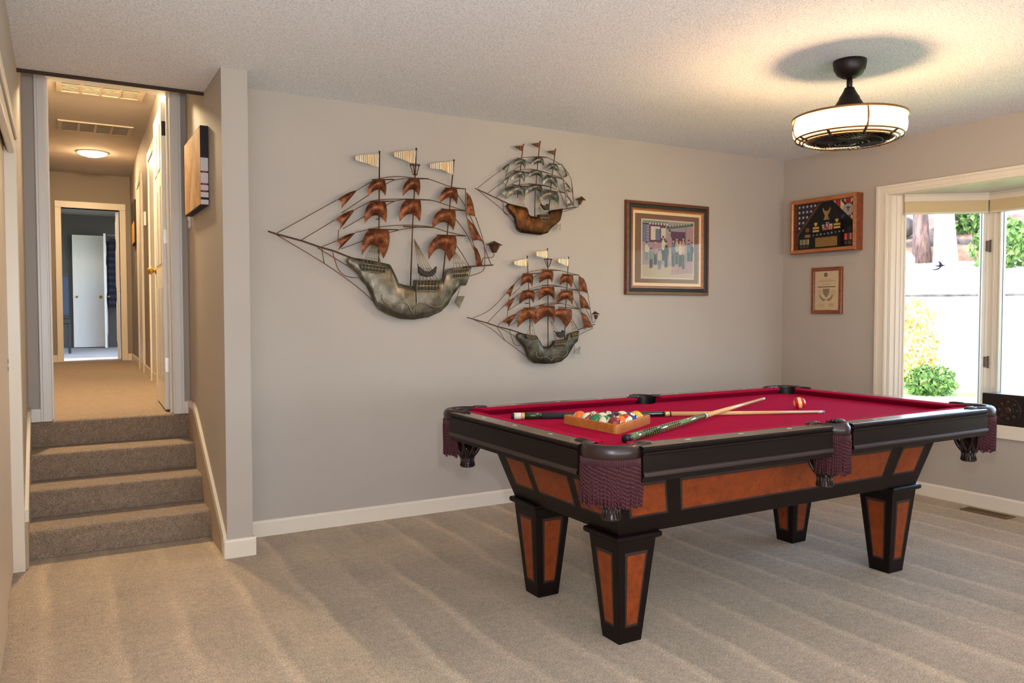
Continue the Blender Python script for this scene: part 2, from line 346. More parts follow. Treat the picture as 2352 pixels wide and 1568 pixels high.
SHIPS = {'A':{'flags':[[(-195,961),(-198,884),(-281,899),(-335,911),(-340,935),(-288,947)],[(36,1003),(31,924),(-48,939),(-101,956),(-105,979),(-40,993)],[(283,964),(278,882),(205,904),(132,908),(124,934),(181,946)]],
 'masts':[[(-191,974),(-200,331)],[(40,1015),(31,852),(14,562),(-2,200)],[(287,970),(270,806),(257,679),(240,515),(210,259)]],
 'crow':[(-2,916),(59,921),(41,862),(18,860)],
 'yards':[[(-241,808),(-106,821)],[(-21,832),(112,843)],[(221,797),(361,802)],[(-253,683),(-103,694)],[(-34,711),(127,717)],[(196,668),(357,668)],[(-263,524),(-82,528)],[(-50,550),(139,554)],[(167,510),(362,514)]],
 'sails':[[(-219,812),(-166,818),(-162,721),(-208,753),(-267,708)],[(-2,834),(53,838),(48,734),(2,769),(-51,727)],[(233,799),(299,801),(300,702),(249,740),(188,700)],[(-242,686),(-162,690),(-158,565),(-224,604),(-288,552)],[(-26,711),(58,717),(55,583),(-7,625),(-73,576)],[(204,667),(287,672),(275,543),(212,590),(139,547)],[(-258,523),(-143,527),(-175,357),(-240,434),(-305,370)],[(179,509),(291,514),(248,352),(183,430),(111,359)]],
 'jibs':[[(-329,742),(-449,678),(-427,628)],[(-344,630),(-463,564),(-435,509)],[(-342,498),(-458,446),(-447,391)]],
 'rear':[[(368,784),(396,760),(416,712),(430,636),(390,644),(371,640),(371,702)],[(377,621),(420,584),(454,526),(481,485),(445,493),(411,487),(394,553)],[(417,462),(445,434),(462,397),(481,337),(457,336),(440,332),(428,396)]],
 'sprit':[(-832,483),(-790,471),(-651,440),(-548,409),(-464,389),(-365,354),(-314,342)],
 'wires':[[(-783,476),(-449,678)],[(-329,742),(-241,798),(-170,825),(-71,842),(21,841),(108,843),(180,828),(270,807),(361,802)],[(-654,442),(-463,564)],[(-344,630),(-253,681),(-197,696),(-34,712),(127,717),(220,699),(352,668)],[(-420,608),(-264,717)],[(-163,785),(-106,816),(-25,835)],[(-538,410),(-457,446)],[(-342,500),(-258,523),(-172,544),(-58,557),(12,561),(139,556),(220,537),(360,514)],[(-414,518),(-283,597)],[(-160,663),(-103,694),(-34,711)],[(-425,404),(-299,454)],[(-142,508),(-50,534),(59,554)],[(-439,509),(-443,448)],[(363,800),(369,642),(419,456),(443,332)],[(432,634),(492,467),(494,337)],[(492,451),(540,342)],[(303,771),(369,687),(415,599),(492,467)],[(287,622),(369,529),(423,426)],[(287,465),(335,408),(385,330)],[(477,352),(481,375),(496,385),(540,387),(559,397),(559,416)],[(494,337),(488,307),(444,283),(385,268)],[(-790,469),(-528,321),(-337,194),(-235,107)],[(-562,405),(-429,331),(-300,258)],[(-538,399),(-525,321)],[(-475,385),(-461,337),(-444,289),(-409,255),(-366,244),(-322,243)]],
 'boom':[(343,322),(557,341)],
 'lant':[[(562,493),(628,468),(503,466)],[(524,462),(606,465),(579,417),(548,419)]],
 'hull':[(-390,343),(-379,357),(-343,355),(-263,347),(-173,332),(-132,323),(-121,287),(-102,241),(-79,216),(-44,206),(-2,200),(27,201),(28,236),(186,240),(210,247),(227,270),(239,304),(268,312),(351,322),(402,323),(389,289),(376,251),(364,209),(322,209),(292,182),(272,144),(242,92),(193,47),(112,14),(17,0),(-61,4),(-137,29),(-198,61),(-231,111),(-249,160),(-271,202),(-300,230),(-315,258),(-351,292),(-383,319)],
 'scroll':[[(-190,147),(-186,118),(-160,93),(-114,90),(-60,101),(-26,83),(-10,47)],[(-10,47),(25,83),(73,98),(113,84),(153,75),(193,91),(216,136)]],
 'rat':[[(-244,434),(-225,435),[(-307,324),(-285,325),(-263,322),(-237,316),(-215,313),(-192,310)]],[(16,479),(16,479),[(50,222),(73,223),(97,223),(125,224),(149,224),(170,224)]],[(272,413),(285,413),[(268,308),(293,309),(318,310),(343,310),(372,315)]]],
 'rail':[[(-314,324),(-166,307),(-174,272),(-315,282)],[(28,235),(178,238),(171,173),(27,171)],[(264,304),(377,315),(360,258),(264,252)]],
 'boat':[(36,317),(50,306),(74,290),(105,286),(138,305),(152,320),(147,283),(125,260),(89,254),(58,263),(38,280)],
 'rudder':[(284,107),(303,142),(355,145),(319,67)],
 'rudw':[(324,209),(305,141)],
 'at':(1.834,1.191)},
'B':{'flags':[[(-71,564),(-79,523),(-112,534),(-144,550),(-107,558)],[(54,597),(48,558),(18,567),(-17,577),(18,588)],[(171,559),(164,523),(135,532),(102,542),(135,553)]],
 'masts':[[(-71,569),(-86,481),(-94,397),(-102,308),(-115,228)],[(54,602),(41,503),(34,422),(23,327),(15,237),(13,112)],[(173,563),(159,473),(146,386),(135,300),(122,163)]],
 'crow':None,'yards':[[(-122,478),(-61,468)],[(-3,496),(105,502)],[(116,465),(219,467)],[(-150,394),(-21,391)],[(-19,417),(111,402)],[(100,391),(227,371)],[(-163,307),(-29,301)],[(-40,322),(124,315)],[(74,295),(244,282)]],
 'sails':[[(-110,476),(-66,468),(-68,412),(-97,441),(-152,417)],[(13,494),(68,494),(73,445),(39,460),(-16,437)],[(124,465),(175,463),(186,412),(140,431),(100,414)],[(-128,394),(-73,397),(-71,324),(-107,358),(-164,329)],[(2,414),(55,410),(63,346),(26,381),(-40,355)],[(100,389),(165,383),(176,305),(124,339),(71,324)],[(-153,302),(-73,304),(-71,211),(-122,249),(-201,213)],[(-27,316),(55,318),(66,238),(23,282),(-61,245)],[(84,291),(176,289),(190,199),(124,236),(44,205)]],
 'jibs':[[(-176,440),(-239,391),(-204,366)],[(-178,359),(-241,308),(-206,285)],[(-179,289),(-247,240),(-208,210)]],
 'rear':[[(219,465),(244,440),(266,401),(249,386),(230,389)],[(238,349),(266,346),(294,312),(311,290),(277,292),(247,304)],[(247,276),(277,256),(300,230),(316,208),(289,204),(261,195)]],
 'sprit':[(-424,263),(-343,237),(-274,214),(-184,183)],
 'wires':[[(-404,267),(-323,329),(-239,391)],[(-176,440),(-112,475),(13,499),(105,503),(216,467)],[(-333,240),(-241,306)],[(-178,359),(-133,394),(-14,417),(111,402),(227,371),(305,290)],[(-274,219),(-247,240)],[(-179,291),(-86,314),(23,325),(124,315),(244,282)],[(-204,361),(-150,399),(-97,428)],[(-204,285),(-153,317),(-102,339)],[(-66,466),(-14,457),(13,482)],[(-73,394),(-29,390),(7,406)],[(-73,301),(-29,301)],[(-204,366),(-209,282),(-208,212)],[(219,467),(296,376),(316,199)],[(296,374),(314,208)],[(186,417),(227,371),(266,264),(316,199)],[(176,348),(222,252),(261,186)],[(230,389),(244,299),(264,188)],[(231,159),(344,196),(356,215)],[(-414,260),(-324,204),(-224,139),(-122,46)],[(-264,213),(-224,185),(-224,139)],[(-224,139),(-199,115),(-168,123)]],
 'boom':[(222,174),(333,197)],
 'lant':[[(378,272),(415,238),(330,255)],[(350,251),(389,241),(372,214),(350,215)]],
 'hull':[(-184,186),(-143,180),(-50,168),(-40,153),(-34,127),(-19,117),(39,111),(42,129),(122,136),(133,162),(228,181),(220,142),(209,103),(168,89),(141,51),(109,13),(61,0),(-19,3),(-86,8),(-115,29),(-128,68),(-133,99),(-153,119),(-174,140),(-194,170)],
 'scroll':[],
 'rat':[[(-110,237),(-92,234),[(-125,170),(-107,169),(-89,168),(-73,166)]],[(18,260),(23,255),[(42,129),(58,130),(74,131),(90,132)]],[(149,219),(179,221),[(165,168),(179,171),(195,173),(211,177)]]],
 'rail':[[(42,128),(114,133),(109,90),(42,87)]],
 'boat':[(44,194),(66,188),(87,190),(95,201),(106,194),(108,172),(95,159),(76,160),(58,175)],
 'rudder':[(176,55),(179,72),(212,80),(209,37),(176,40)],
 'rudw':[(179,94),(179,67)],
 'at':(2.686,1.739)},
'C':{'flags':[[(-166,683),(-168,638),(-229,637),(-266,642),(-269,662),(-223,675)],[(-13,741),(-12,696),(-66,699),(-104,703),(-105,730),(-59,736)],[(154,693),(152,646),(110,656),(65,668),(64,689),(110,693)]],
 'masts':[[(-164,699),(-159,591),(-151,479),(-145,371),(-143,196)],[(-10,753),(-6,622),(-5,111)],[(157,704),(150,599),(143,494),(134,372),(126,167)]],
 'crow':[(-36,686),(21,687),(-1,636),(-14,636)],
 'yards':[[(-206,585),(-75,592)],[(-56,613),(87,615)],[(100,591),(237,587)],[(-206,475),(-66,488)],[(-59,515),(97,507)],[(85,486),(237,487)],[(-198,366),(-104,368)],[(-78,383),(97,398)],[(67,374),(244,361)]],
 'sails':[[(-198,582),(-130,588),(-135,503),(-167,532),(-219,502)],[(-59,611),(25,611),(18,533),(-14,558),(-78,528)],[(103,588),(183,590),(171,502),(130,538),(80,515)],[(-201,475),(-118,479),(-125,397),(-161,427),(-229,390)],[(-56,504),(35,506),(35,410),(-8,451),(-85,415)],[(94,479),(182,483),(180,386),(130,427),(58,391)],[(-198,361),(-107,366),(-113,259),(-161,296),(-242,240)],[(-72,381),(40,383),(35,267),(-14,314),(-107,263)],[(77,366),(174,358),(129,236),(74,300),(43,311)]],
 'jibs':[[(-259,525),(-331,453),(-302,429)],[(-257,435),(-340,381),(-314,347)],[(-247,331),(-361,273),(-309,248)]],
 'rear':[[(238,582),(278,563),(298,524),(312,465),(275,478),(241,481)],[(243,462),(285,434),(309,400),(332,353),(292,367),(255,364)],[(258,341),(299,319),(330,276),(356,237),(313,234),(282,237)]],
 'sprit':[(-603,308),(-466,273),(-388,249),(-291,227),(-198,199)],
 'wires':[[(-560,304),(-466,339),(-394,391),(-331,453)],[(-259,525),(-198,577),(-159,597),(-59,617),(-6,621),(83,615),(156,602),(237,587)],[(-460,272),(-394,333),(-340,380)],[(-257,437),(-201,470),(-148,490),(-8,520),(90,507),(237,487)],[(-388,249),(-361,273)],[(-247,333),(-198,357),(-78,383),(-8,398),(97,398),(244,361)],[(-297,440),(-220,499)],[(-129,560),(-75,591)],[(-309,349),(-229,395)],[(-120,455),(-66,485)],[(-303,251),(-229,293)],[(-303,426),(-314,349),(-317,275)],[(238,585),(243,462),(258,344),(279,232),(300,232)],[(312,465),(332,353),(348,268)],[(183,553),(241,462),(292,367),(330,299)],[(187,439),(258,322)],[(170,311),(231,227)],[(355,231),(238,187)],[(375,290),(368,273),(351,268)],[(-577,303),(-430,234),(-346,169),(-254,109),(-164,47)],[(-388,244),(-328,156)],[(-370,241),(-223,167)],[(-300,232),(-285,179),(-260,133),(-229,124),(-198,140)]],
 'boom':[(231,221),(369,256)],
 'lant':[[(368,347),(414,330),(342,319)],[(360,319),(398,323),(386,290),(368,293)]],
 'hull':[(-242,194),(-223,206),(-179,199),(-97,188),(-84,170),(-72,137),(-52,118),(-7,111),(38,110),(38,149),(124,159),(147,166),(154,191),(184,202),(238,215),(235,176),(228,143),(201,124),(178,88),(144,44),(98,12),(32,0),(-33,0),(-110,8),(-142,30),(-164,64),(-179,107),(-211,140),(-236,167)],
 'scroll':[[(-107,84),(-107,57),(-78,42),(-39,47),(-7,35),(9,20)],[(9,20),(26,42),(65,49),(104,42),(128,61),(138,89)]],
 'rat':[[(-148,287),(-139,287),[(-176,196),(-157,193),(-132,190),(-113,187)]],[(6,278),(12,278),[(42,149),(65,150),(84,151),(108,153)]],[(164,280),(171,280),[(177,199),(194,202),(211,205),(228,207)]]],
 'rail':[[(-183,193),(-110,184),(-113,160),(-179,172)],[(38,146),(114,153),(111,109),(38,108)],[(174,197),(221,204),(218,177),(174,172)]],
 'boat':[(28,212),(45,208),(65,211),(84,203),(94,220),(107,217),(109,192),(101,176),(78,170),(58,180),(48,201)],
 'rudder':[(201,79),(249,109),(245,53),(201,65)],
 'rudw':[(201,124),(203,76)],
 'at':(2.807,0.896)}}

# ================================================================== THE SETTING
D, WD, XC0, XC1, YC = 4.452, 5.058, .722, .848, 4.134      # back wall, right wall, stub wall faces
XL, H = -.15, 2.44
Z1, ZC2, YD = .60, 3.03, 5.35                                # upper floor, upper ceiling, doorway wall

fl = MB(); fl.box(-2.6, WD+.02, -2.0, D+.02, -.12, 0).box(XL-.05, XC0+.02, D+.02, 4.60, -.12, 0)
struct(fl.build('floor', M_carpet))
ce = MB(); ce.box(-2.6, WD+.1, -2.0, D+.05, H, H+.12).box(XL-.1, XC1, D+.05, 4.665, H, H+.12)
struct(ce.build('ceiling', M_ceil))
b = MB(); b.box(XL, XC0, 4.650, 4.672, 2.425, H); struct(b.build('ceiling_edge_shade', wood_mat('dark_edge_shade', rgb(34, 22, 12), rgb(58, 38, 20), .7, coat=0)))  # added dark strip, standing for the shade on the door head
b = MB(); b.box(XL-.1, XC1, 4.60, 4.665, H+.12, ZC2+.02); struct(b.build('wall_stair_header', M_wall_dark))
b = MB(); b.box(XC1, WD+.12, D, D+.12, 0, H); struct(b.build('wall_back', M_wall))
b = MB(); b.box(XC0, XC1, YC, YD+.12, 0, ZC2); struct(b.build('wall_stairwell_right', M_wall))
b = MB(); b.box(XL-.12, XL, 4.44, YD+.12, 0, ZC2); struct(b.build('wall_stairwell_left', M_wall))
# left wall above the sliding closet opening
b = MB(); b.box(XL-.12, XL, 2.4, 4.44, 2.04, H).box(XL-.12, XL, 2.3, 2.4, 0, H).box(-2.6, XL-.12, 2.3, 2.4, 0, H)
struct(b.build('wall_left', M_wall))
b = MB(); b.box(-.85, XL-.12, 4.46, 4.5, 0, H).box(-.9, -.85, 2.4, 4.5, 0, H); struct(b.build('wall_closet', M_wall_dark))
b = MB(); b.box(-2.7, -2.6, -2.0, 3.1, 0, H); struct(b.build('wall_far_left', M_wall))
b = MB(); b.box(-2.7, WD+.12, -2.12, -2.0, 0, H); struct(b.build('wall_rear', M_wall))
# right wall round the bay opening
OY0, OY1, OZ0, OZ1 = 1.36, 3.52, .535, 2.05
b = MB(); b.box(WD, WD+.12, OY1, D+.12, 0, H).box(WD, WD+.12, -2.0, OY0, 0, H)
b.box(WD, WD+.12, OY0, OY1, 0, OZ0).box(WD, WD+.12, OY0, OY1, OZ1, H); struct(b.build('wall_right', M_wall))

# baseboards with a rounded top edge
def bb_prof(h, t): return [(0, 0), (t, 0), (t, h-.012), (t-.003, h-.004), (t-.007, h), (0, h)]
def baseboard(name, p0, p1, nrm, h=.088, t=.013):
    p0 = Vector((*p0, 0)); p1 = Vector((*p1, 0)); nv = Vector((*nrm, 0)); d = (p1-p0)
    b = MB(); b.prism(bb_prof(h, t), lambda a, c, k: p0 + d*k + nv*a + Vector((0, 0, c)), 0, 1)
    return struct(b.build(name, M_trim))
baseboard('baseboard_back', (XC1, D), (WD, D), (0, -1))
baseboard('baseboard_right', (WD, D), (WD, -2), (-1, 0))
baseboard('baseboard_stub_wall', (XC0-.013, YC), (XC1+.013, YC), (0, -1), .094)
baseboard('baseboard_stub_side', (XC1, YC-.006), (XC1, D), (1, 0), .094)

# ---- four carpeted steps up to the hall
stairs = thing('carpeted_staircase', 'short flight of four taupe carpeted steps rising to the hallway door', 'stairs', (0, 0, 0))
stairs['kind'] = 'structure'
YN = [4.570, 4.833, 5.093, 5.350]
for k in range(4):
    z = .15*(k+1); y0 = YN[k]; y1 = YN[k+1]+.03 if k < 3 else y0+.02
    prof = [(y0+.014, z-.15), (y0+.006, z-.05), (y0, z-.020), (y0+.003, z-.008), (y0+.012, z), (y1, z), (y1, z-.15)]
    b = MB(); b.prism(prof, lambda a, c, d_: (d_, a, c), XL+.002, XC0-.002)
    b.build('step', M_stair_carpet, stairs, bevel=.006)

# sloping skirt boards beside the stairs
def skirt(name, x0, x1, y0=4.16):
    b = MB(); zt_ = lambda y: .13+(y-4.19)*.594
    pts = ([(y0, .0), (4.16, .115), (4.19, .13)] if y0 < 4.2 else [(y0, .0), (y0, zt_(y0))]) + [(5.07, .652), (5.12, .665), (5.34, .665), (5.34, .60), (5.35, .15), (4.6, 0)]
    b.prism(pts, lambda a, c, d_: (d_, a, c), x0, x1, 0)
    s = struct(b.build(name, M_stringer))
    e = MB()
    pts = ([(4.125, .0), (4.125, .072), (4.15, .112)] if y0 < 4.2 else [(y0-.012, zt_(y0)-.052), (y0-.012, zt_(y0)+.005)]) + [(5.06, .66), (5.12, .685), (5.34, .685), (5.34, .645), (5.13, .645), (5.075, .618)] + ([(4.20, .088), (4.19, 0)] if y0 < 4.2 else [])
    e.prism(pts, lambda a, c, d_: (d_, a, c), min(x0, x1) - (.004 if x1 > x0 and x0 > .3 else 0), max(x0, x1)+(.004 if x0 < .3 else 0), 0)
    struct(e.build(name.replace('trim', 'trim_cap'), M_trim)); return s
M_stringer = mat('tan_stringer_paint', rgb(176, 158, 136), .6)
skirt('trim_stair_right', XC0-.012, XC0)
skirt('trim_stair_left', XL, XL+.012, 4.445)

# ---- sliding closet doors at the far left
def closet_door(name, label, x0, x1, y0, y1, pull):
    t = thing(name, label, 'door', (x1, y0, 0)); t['kind'] = 'structure'
    b = MB(); b.box(x0-x1, 0, 0, y1-y0, .012, 2.02); b.build('door_panel', M_closet, t, bevel=.003)
    b = MB(); yp = y1-y0-.07 if pull else .07; b.box(-.001, .0015, yp-.012, yp+.012, .965, .985).box(-.001, .0015, yp-.012, yp+.012, 1.0, 1.02); b.build('door_pull', M_bronze, t)
M_closet = trim_mat('cream_closet_door', rgb(216, 198, 176), .4)
closet_door('door_1', 'cream sliding closet door beside the stairs', -.228, -.199, 3.50, 4.395, True)
closet_door('door_8', 'nearer white sliding closet door at the left edge', -.197, -.186, 2.45, 3.62, False)
b = MB(); b.box(-.21, XL, 4.392, 4.440, 0, 2.04); struct(b.build('trim_closet_jamb', M_trim, bevel=.004))
b = MB(); b.box(-.198, XL+.006, 2.4, 4.425, 2.045, 2.095).box(-.185, XL-.006, 2.4, 4.400, 1.975, 2.045); struct(b.build('trim_closet_head', M_trim, bevel=.008))

# ---- doorway wall at the top of the stairs
DX0, DX1, DZ1 = -.033, .625, 2.60
b = MB(); b.box(XL, DX0-.02, YD, YD+.12, Z1, ZC2).box(DX1+.02, XC0, YD, YD+.12, Z1, ZC2).box(DX0-.02, DX1+.02, YD, YD+.12, DZ1+.02, ZC2)
b.box(XL, XC0, YD+.03, YD+.12, 0, Z1-.01)
struct(b.build('wall_doorway', M_wall))
b = MB()
b.box(DX0-.058, DX0, YD-.016, YD, Z1, DZ1).box(DX1, DX1+.064, YD-.016, YD, Z1, DZ1).box(DX0-.058, DX1+.064, YD-.016, YD, DZ1, DZ1+.06)
b.box(DX0-.045, DX0-.008, YD-.021, YD-.014, Z1, DZ1).box(DX1+.008, DX1+.05, YD-.021, YD-.014, Z1, DZ1)
b.box(DX0-.02, DX0, YD, YD+.12, Z1, DZ1).box(DX1, DX1+.02, YD, YD+.12, Z1, DZ1).box(DX0-.02, DX1+.02, YD, YD+.12, DZ1, DZ1+.02)
b.box(DX0, DX0+.012, YD+.045, YD+.08, Z1, DZ1).box(DX1-.012, DX1, YD+.045, YD+.08, Z1, DZ1)
struct(b.build('trim_doorway_casing', M_white, bevel=.003))
b = MB(); b.box(XL, DX0-.058, YD-.013, YD, Z1, Z1+.075).box(DX1+.064, XC0, YD-.013, YD, Z1, Z1+.075); struct(b.build('baseboard_landing', M_white))

# ---- the hall (its right wall runs very slightly outwards)
def hx(y): return .70 + (y-5.4)*.0278
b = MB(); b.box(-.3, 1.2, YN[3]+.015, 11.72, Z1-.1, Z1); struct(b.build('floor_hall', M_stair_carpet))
b = MB(); b.box(-.4, 1.3, 4.60, 11.72, ZC2, ZC2+.1); struct(b.build('ceiling_hall', M_ceil_smooth))
YF = 11.71
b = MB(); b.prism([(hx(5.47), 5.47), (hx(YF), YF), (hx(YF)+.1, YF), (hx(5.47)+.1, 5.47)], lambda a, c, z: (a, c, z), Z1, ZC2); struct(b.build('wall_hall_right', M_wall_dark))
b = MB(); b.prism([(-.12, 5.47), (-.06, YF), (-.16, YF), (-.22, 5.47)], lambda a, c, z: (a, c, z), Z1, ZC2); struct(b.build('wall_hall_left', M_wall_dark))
FX0, FX1, FZ = .072, .742, 2.58
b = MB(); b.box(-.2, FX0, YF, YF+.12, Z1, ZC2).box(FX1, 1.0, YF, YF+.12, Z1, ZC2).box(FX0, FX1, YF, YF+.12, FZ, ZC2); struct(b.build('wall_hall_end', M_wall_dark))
b = MB(); b.box(FX0-.07, FX0, YF-.018, YF+.12, Z1, FZ).box(FX1, FX1+.075, YF-.018, YF+.12, Z1, FZ).box(FX0-.07, FX1+.075, YF-.018, YF+.12, FZ, FZ+.085)
struct(b.build('trim_bedroom_doorway', M_trim, bevel=.004))
b = MB(); b.box(-.12, FX0-.07, YF-.014, YF, Z1, Z1+.09).box(FX1+.075, hx(YF), YF-.014, YF, Z1, Z1+.09)
b.prism([(hx(5.6), 5.6), (hx(YF), YF), (hx(YF)-.014, YF), (hx(5.6)-.014, 5.6)], lambda a, c, z: (a, c, z), Z1, Z1+.09)
struct(b.build('baseboard_hall', M_trim))
# casings of two doors along the right side of the hall
def side_casing(name, ya, yb, top=2.62):
    b = MB()
    for y0, y1 in ((ya, ya+.075), (yb-.075, yb)):
        b.prism([(hx(y0)-.024, y0), (hx(y1)-.024, y1), (hx(y1), y1), (hx(y0), y0)], lambda a, c, z: (a, c, z), Z1, top)
    b.prism([(hx(ya)-.024, ya), (hx(yb)-.024, yb), (hx(yb), yb), (hx(ya), ya)], lambda a, c, z: (a, c, z), top, top+.08)
    struct(b.build(name, M_trim, bevel=.003))
def side_door(name, ya, yb, label):
    t = thing(name, label, 'door', (0, 0, 0)); t['kind'] = 'structure'
    b = MB(); b.prism([(hx(ya)-.012, ya), (hx(yb)-.012, yb), (hx(yb)-.001, yb), (hx(ya)-.001, ya)], lambda a, c, z: (a, c, z), Z1+.01, 2.62)
    b.build('door_panel', M_white, t)
side_casing('trim_hall_door', 7.35, 8.12); side_door('door_2', 7.425, 8.045, 'closed white door on the right side of the hallway')
side_casing('trim_hall_far_door', 9.15, 9.95); side_door('door_3', 9.225, 9.875, 'far white door on the right side of the hallway')

# ---- the open door at the top of the stairs, hinged on the right jamb
d4 = thing('door_4', 'white door standing open into the hall at the top of the stairs', 'door', (.630, 5.50, Z1)); d4['kind'] = 'structure'
d4.rotation_euler = (0, 0, math.radians(88))
b = MB(); b.box(0, .68, -.002, .036, .012, 1.965)
for (u0, u1, v0, v1) in ((.10, .30, .20, .80), (.37, .57, .20, .80), (.10, .30, .95, 1.45), (.37, .57, .95, 1.45), (.10, .30, 1.56, 1.85), (.37, .57, 1.56, 1.85)):
    b.box(u0, u1, .036, .040, v0, v1)
b.build('door_slab', M_white, d4, bevel=.003)
for z, m_ in ((.30, M_steel), (1.12, M_steel), (1.80, M_bronze)):
    b = MB(); b.box(-.003, .0, -.002, .032, z-.045, z+.045).tube([(-.007, -.004, z-.045), (-.007, -.004, z+.045)], .006, 8)
    b.build('hinge', m_, d4)
b = MB(); b.lathe([(.0, -.07), (.016, -.068), (.027, -.055), (.028, -.042), (.016, -.03), (.011, -.022), (.026, -.016), (.028, -.012), (.0, -.012)], 16, M=Matrix.Translation((.62, .024, .93)) @ Matrix.Rotation(PI/2, 4, 'X'))
b.lathe([(.0, -.07), (.016, -.068), (.027, -.055), (.028, -.042), (.016, -.03), (.011, -.022), (.026, -.016), (.028, -.012), (.0, -.012)], 16, M=Matrix.Translation((.62, .012, .93)) @ Matrix.Rotation(-PI/2, 4, 'X'))
b.build('door_knob', M_brass, d4)

# ---- bedroom beyond
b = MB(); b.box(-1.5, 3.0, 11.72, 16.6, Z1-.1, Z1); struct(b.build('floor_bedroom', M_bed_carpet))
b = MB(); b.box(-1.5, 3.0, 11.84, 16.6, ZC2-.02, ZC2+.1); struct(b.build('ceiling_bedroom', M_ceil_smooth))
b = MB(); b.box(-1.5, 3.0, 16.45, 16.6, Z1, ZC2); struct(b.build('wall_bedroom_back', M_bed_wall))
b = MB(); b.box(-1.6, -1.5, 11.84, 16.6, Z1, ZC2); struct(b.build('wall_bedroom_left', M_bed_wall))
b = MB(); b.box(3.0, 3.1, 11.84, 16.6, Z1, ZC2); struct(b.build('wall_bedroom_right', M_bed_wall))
def panel_door(name, label, loc, rz, w, h=2.03):
    t = thing(name, label, 'door', loc, rz); t['kind'] = 'structure'
    b = MB(); b.box(0, w, -.018, .018, .012, h)
    c = w/2
    for (v0, v1) in ((.22, .80), (.95, 1.50), (1.60, 1.88)):
        for (u0, u1) in ((.09, c-.035), (c+.035, w-.09)):
            for yy in (-.018, .018):
                s_ = -1 if yy < 0 else 1
                b.box(u0, u1, min(yy, yy+s_*.003), max(yy, yy+s_*.003), v0, v1)
                b.box(u0+.03, u1-.03, min(yy, yy+s_*.007), max(yy, yy+s_*.007), v0+.03, v1-.03)
    b.build('door_slab', M_white, t, bevel=.003)
    b = MB(); b.sphere((w-.06, -.055, .92), .027); b.sphere((.06, -.055, .92), .02); b.tube([(w-.06, -.055, .92), (w-.06, -.018, .92)], .01, 8).tube([(.06, -.055, .92), (.06, -.018, .92)], .008, 8); b.build('door_knob', M_brass, t)
    return t
panel_door('door_5', 'white six panel door standing in the far bedroom', (.262, 16.30, Z1), 0, .50)
panel_door('door_6', 'edge of a half open white door in the far bedroom', (.755, 15.75, Z1), math.radians(86), .62)
panel_door('door_7', 'white bedroom door folded back beside its frame at the hall end', (FX1-.022, YF+.13, Z1), math.radians(86), .62)

# ---- bay window
b = MB()   # casing round the opening
x0, x1 = WD-.020, WD
b.box(x0, x1, OY1, OY1+.085, OZ0-.08, OZ1+.066).box(x0, x1, OY0-.085, OY0, OZ0-.08, OZ1+.066)
b.box(x0, x1, OY0, OY1, OZ1, OZ1+.066).box(x0, x1, OY0, OY1, OZ0-.08, OZ0)
b.box(x0-.008, x0, OY1+.062, OY1+.085, OZ0-.08, OZ1+.066).box(x0-.008, x0, OY0-.085, OY1+.062, OZ1+.048, OZ1+.066)
b.box(x0-.005, x0, OY1+.004, OY1+.02, OZ0, OZ1+.02).box(x0-.005, x0, OY0, OY1+.004, OZ1+.004, OZ1+.02)
struct(b.build('trim_bay_casing', M_trim, bevel=.004))
A0, B0, B1, A1 = (5.10, 3.50), (5.575, 3.118), (5.575, 1.75), (5.10, 1.37)
outline = [(WD+.002, OY1), (5.10, OY1), (5.66, 3.16), (5.66, 1.70), (5.10, OY0), (WD+.002, OY0)]
b = MB(); b.prism(outline, lambda a, c, z: (a, c, z), OZ1-.004, OZ1+.05); struct(b.build('trim_bay_soffit', M_trim))
b = MB(); b.prism([(WD-.012, OY1), (5.10, OY1), (5.66, 3.16), (5.66, 1.70), (5.10, OY0), (WD-.012, OY0)], lambda a, c, z: (a, c, z), OZ0-.05, OZ0+.002); struct(b.build('trim_bay_seat', M_trim))
outl2 = [(WD+.13, OY1), (5.66, 3.16), (5.66, 1.70), (WD+.13, OY0)]
b = MB(); b.prism(outl2, lambda a, c, z: (a, c, z), -.3, OZ0-.05); b.prism(outl2, lambda a, c, z: (a, c, z), OZ1+.05, OZ1+.3); struct(b.build('wall_bay_outside', M_trim))
def sash(name, label, p, q, sl, sr, hinge=False, zt=OZ1, zb=OZ0):
    p = Vector((*p, 0)); q = Vector((*q, 0)); L = (q-p).length; ang = math.atan2((q-p).y, (q-p).x)
    t = thing(name, label, 'window', (p.x, p.y, 0), ang); t['kind'] = 'structure'
    # local x along the pane, local y: inside of the room is -y here when facing p->q (checked by sign below)
    b = MB()
    b.box(0, sl, -.03, .03, zb, zt).box(L-sr, L, -.03, .03, zb, zt).box(sl, L-sr, -.03, .03, zb, zb+.07).box(sl, L-sr, -.03, .03, zt-.07, zt)
    b.box(sl-.012, sl, -.038, -.02, zb, zt).box(L-sr, L-sr+.012, -.038, -.02, zb, zt)
    b.box(sl*.45, sl*.6, -.036, -.028, zb, zt).box(L-sr*.6, L-sr*.45, -.036, -.028, zb, zt)
    b.build('window_frame', M_trim, t, bevel=.003)
    b = MB(); b.box(sl-.002, L-sr+.002, -.003, .003, zb+.065, zt-.065); b.build('window_pane', M_glass, t)
    b = MB(); b.box(sl-.001, sl+.002, -.008, .0, zb+.07, zt-.07).box(L-sr-.002, L-sr+.001, -.008, 0, zb+.07, zt-.07); b.build('glazing_gasket', M_gask, t)
    if hinge:
        for z in (1.686, .892):
            b = MB(); b.box(L-.034, L-.010, -.046, -.030, z-.036, z+.036).box(L-.012, L-.006, -.052, -.030, z-.042, z+.042)
            b.build('sash_lock', M_lock, t, bevel=.002)
    return t
M_gask = mat('grey_gasket', rgb(120, 108, 112), .7)
M_lock = mat('brown_sash_lock', rgb(96, 76, 62), .4, .4)
sash('window_1', 'tall left pane of the bay window, turned towards the corner', A0, B0, .062, .052, True)
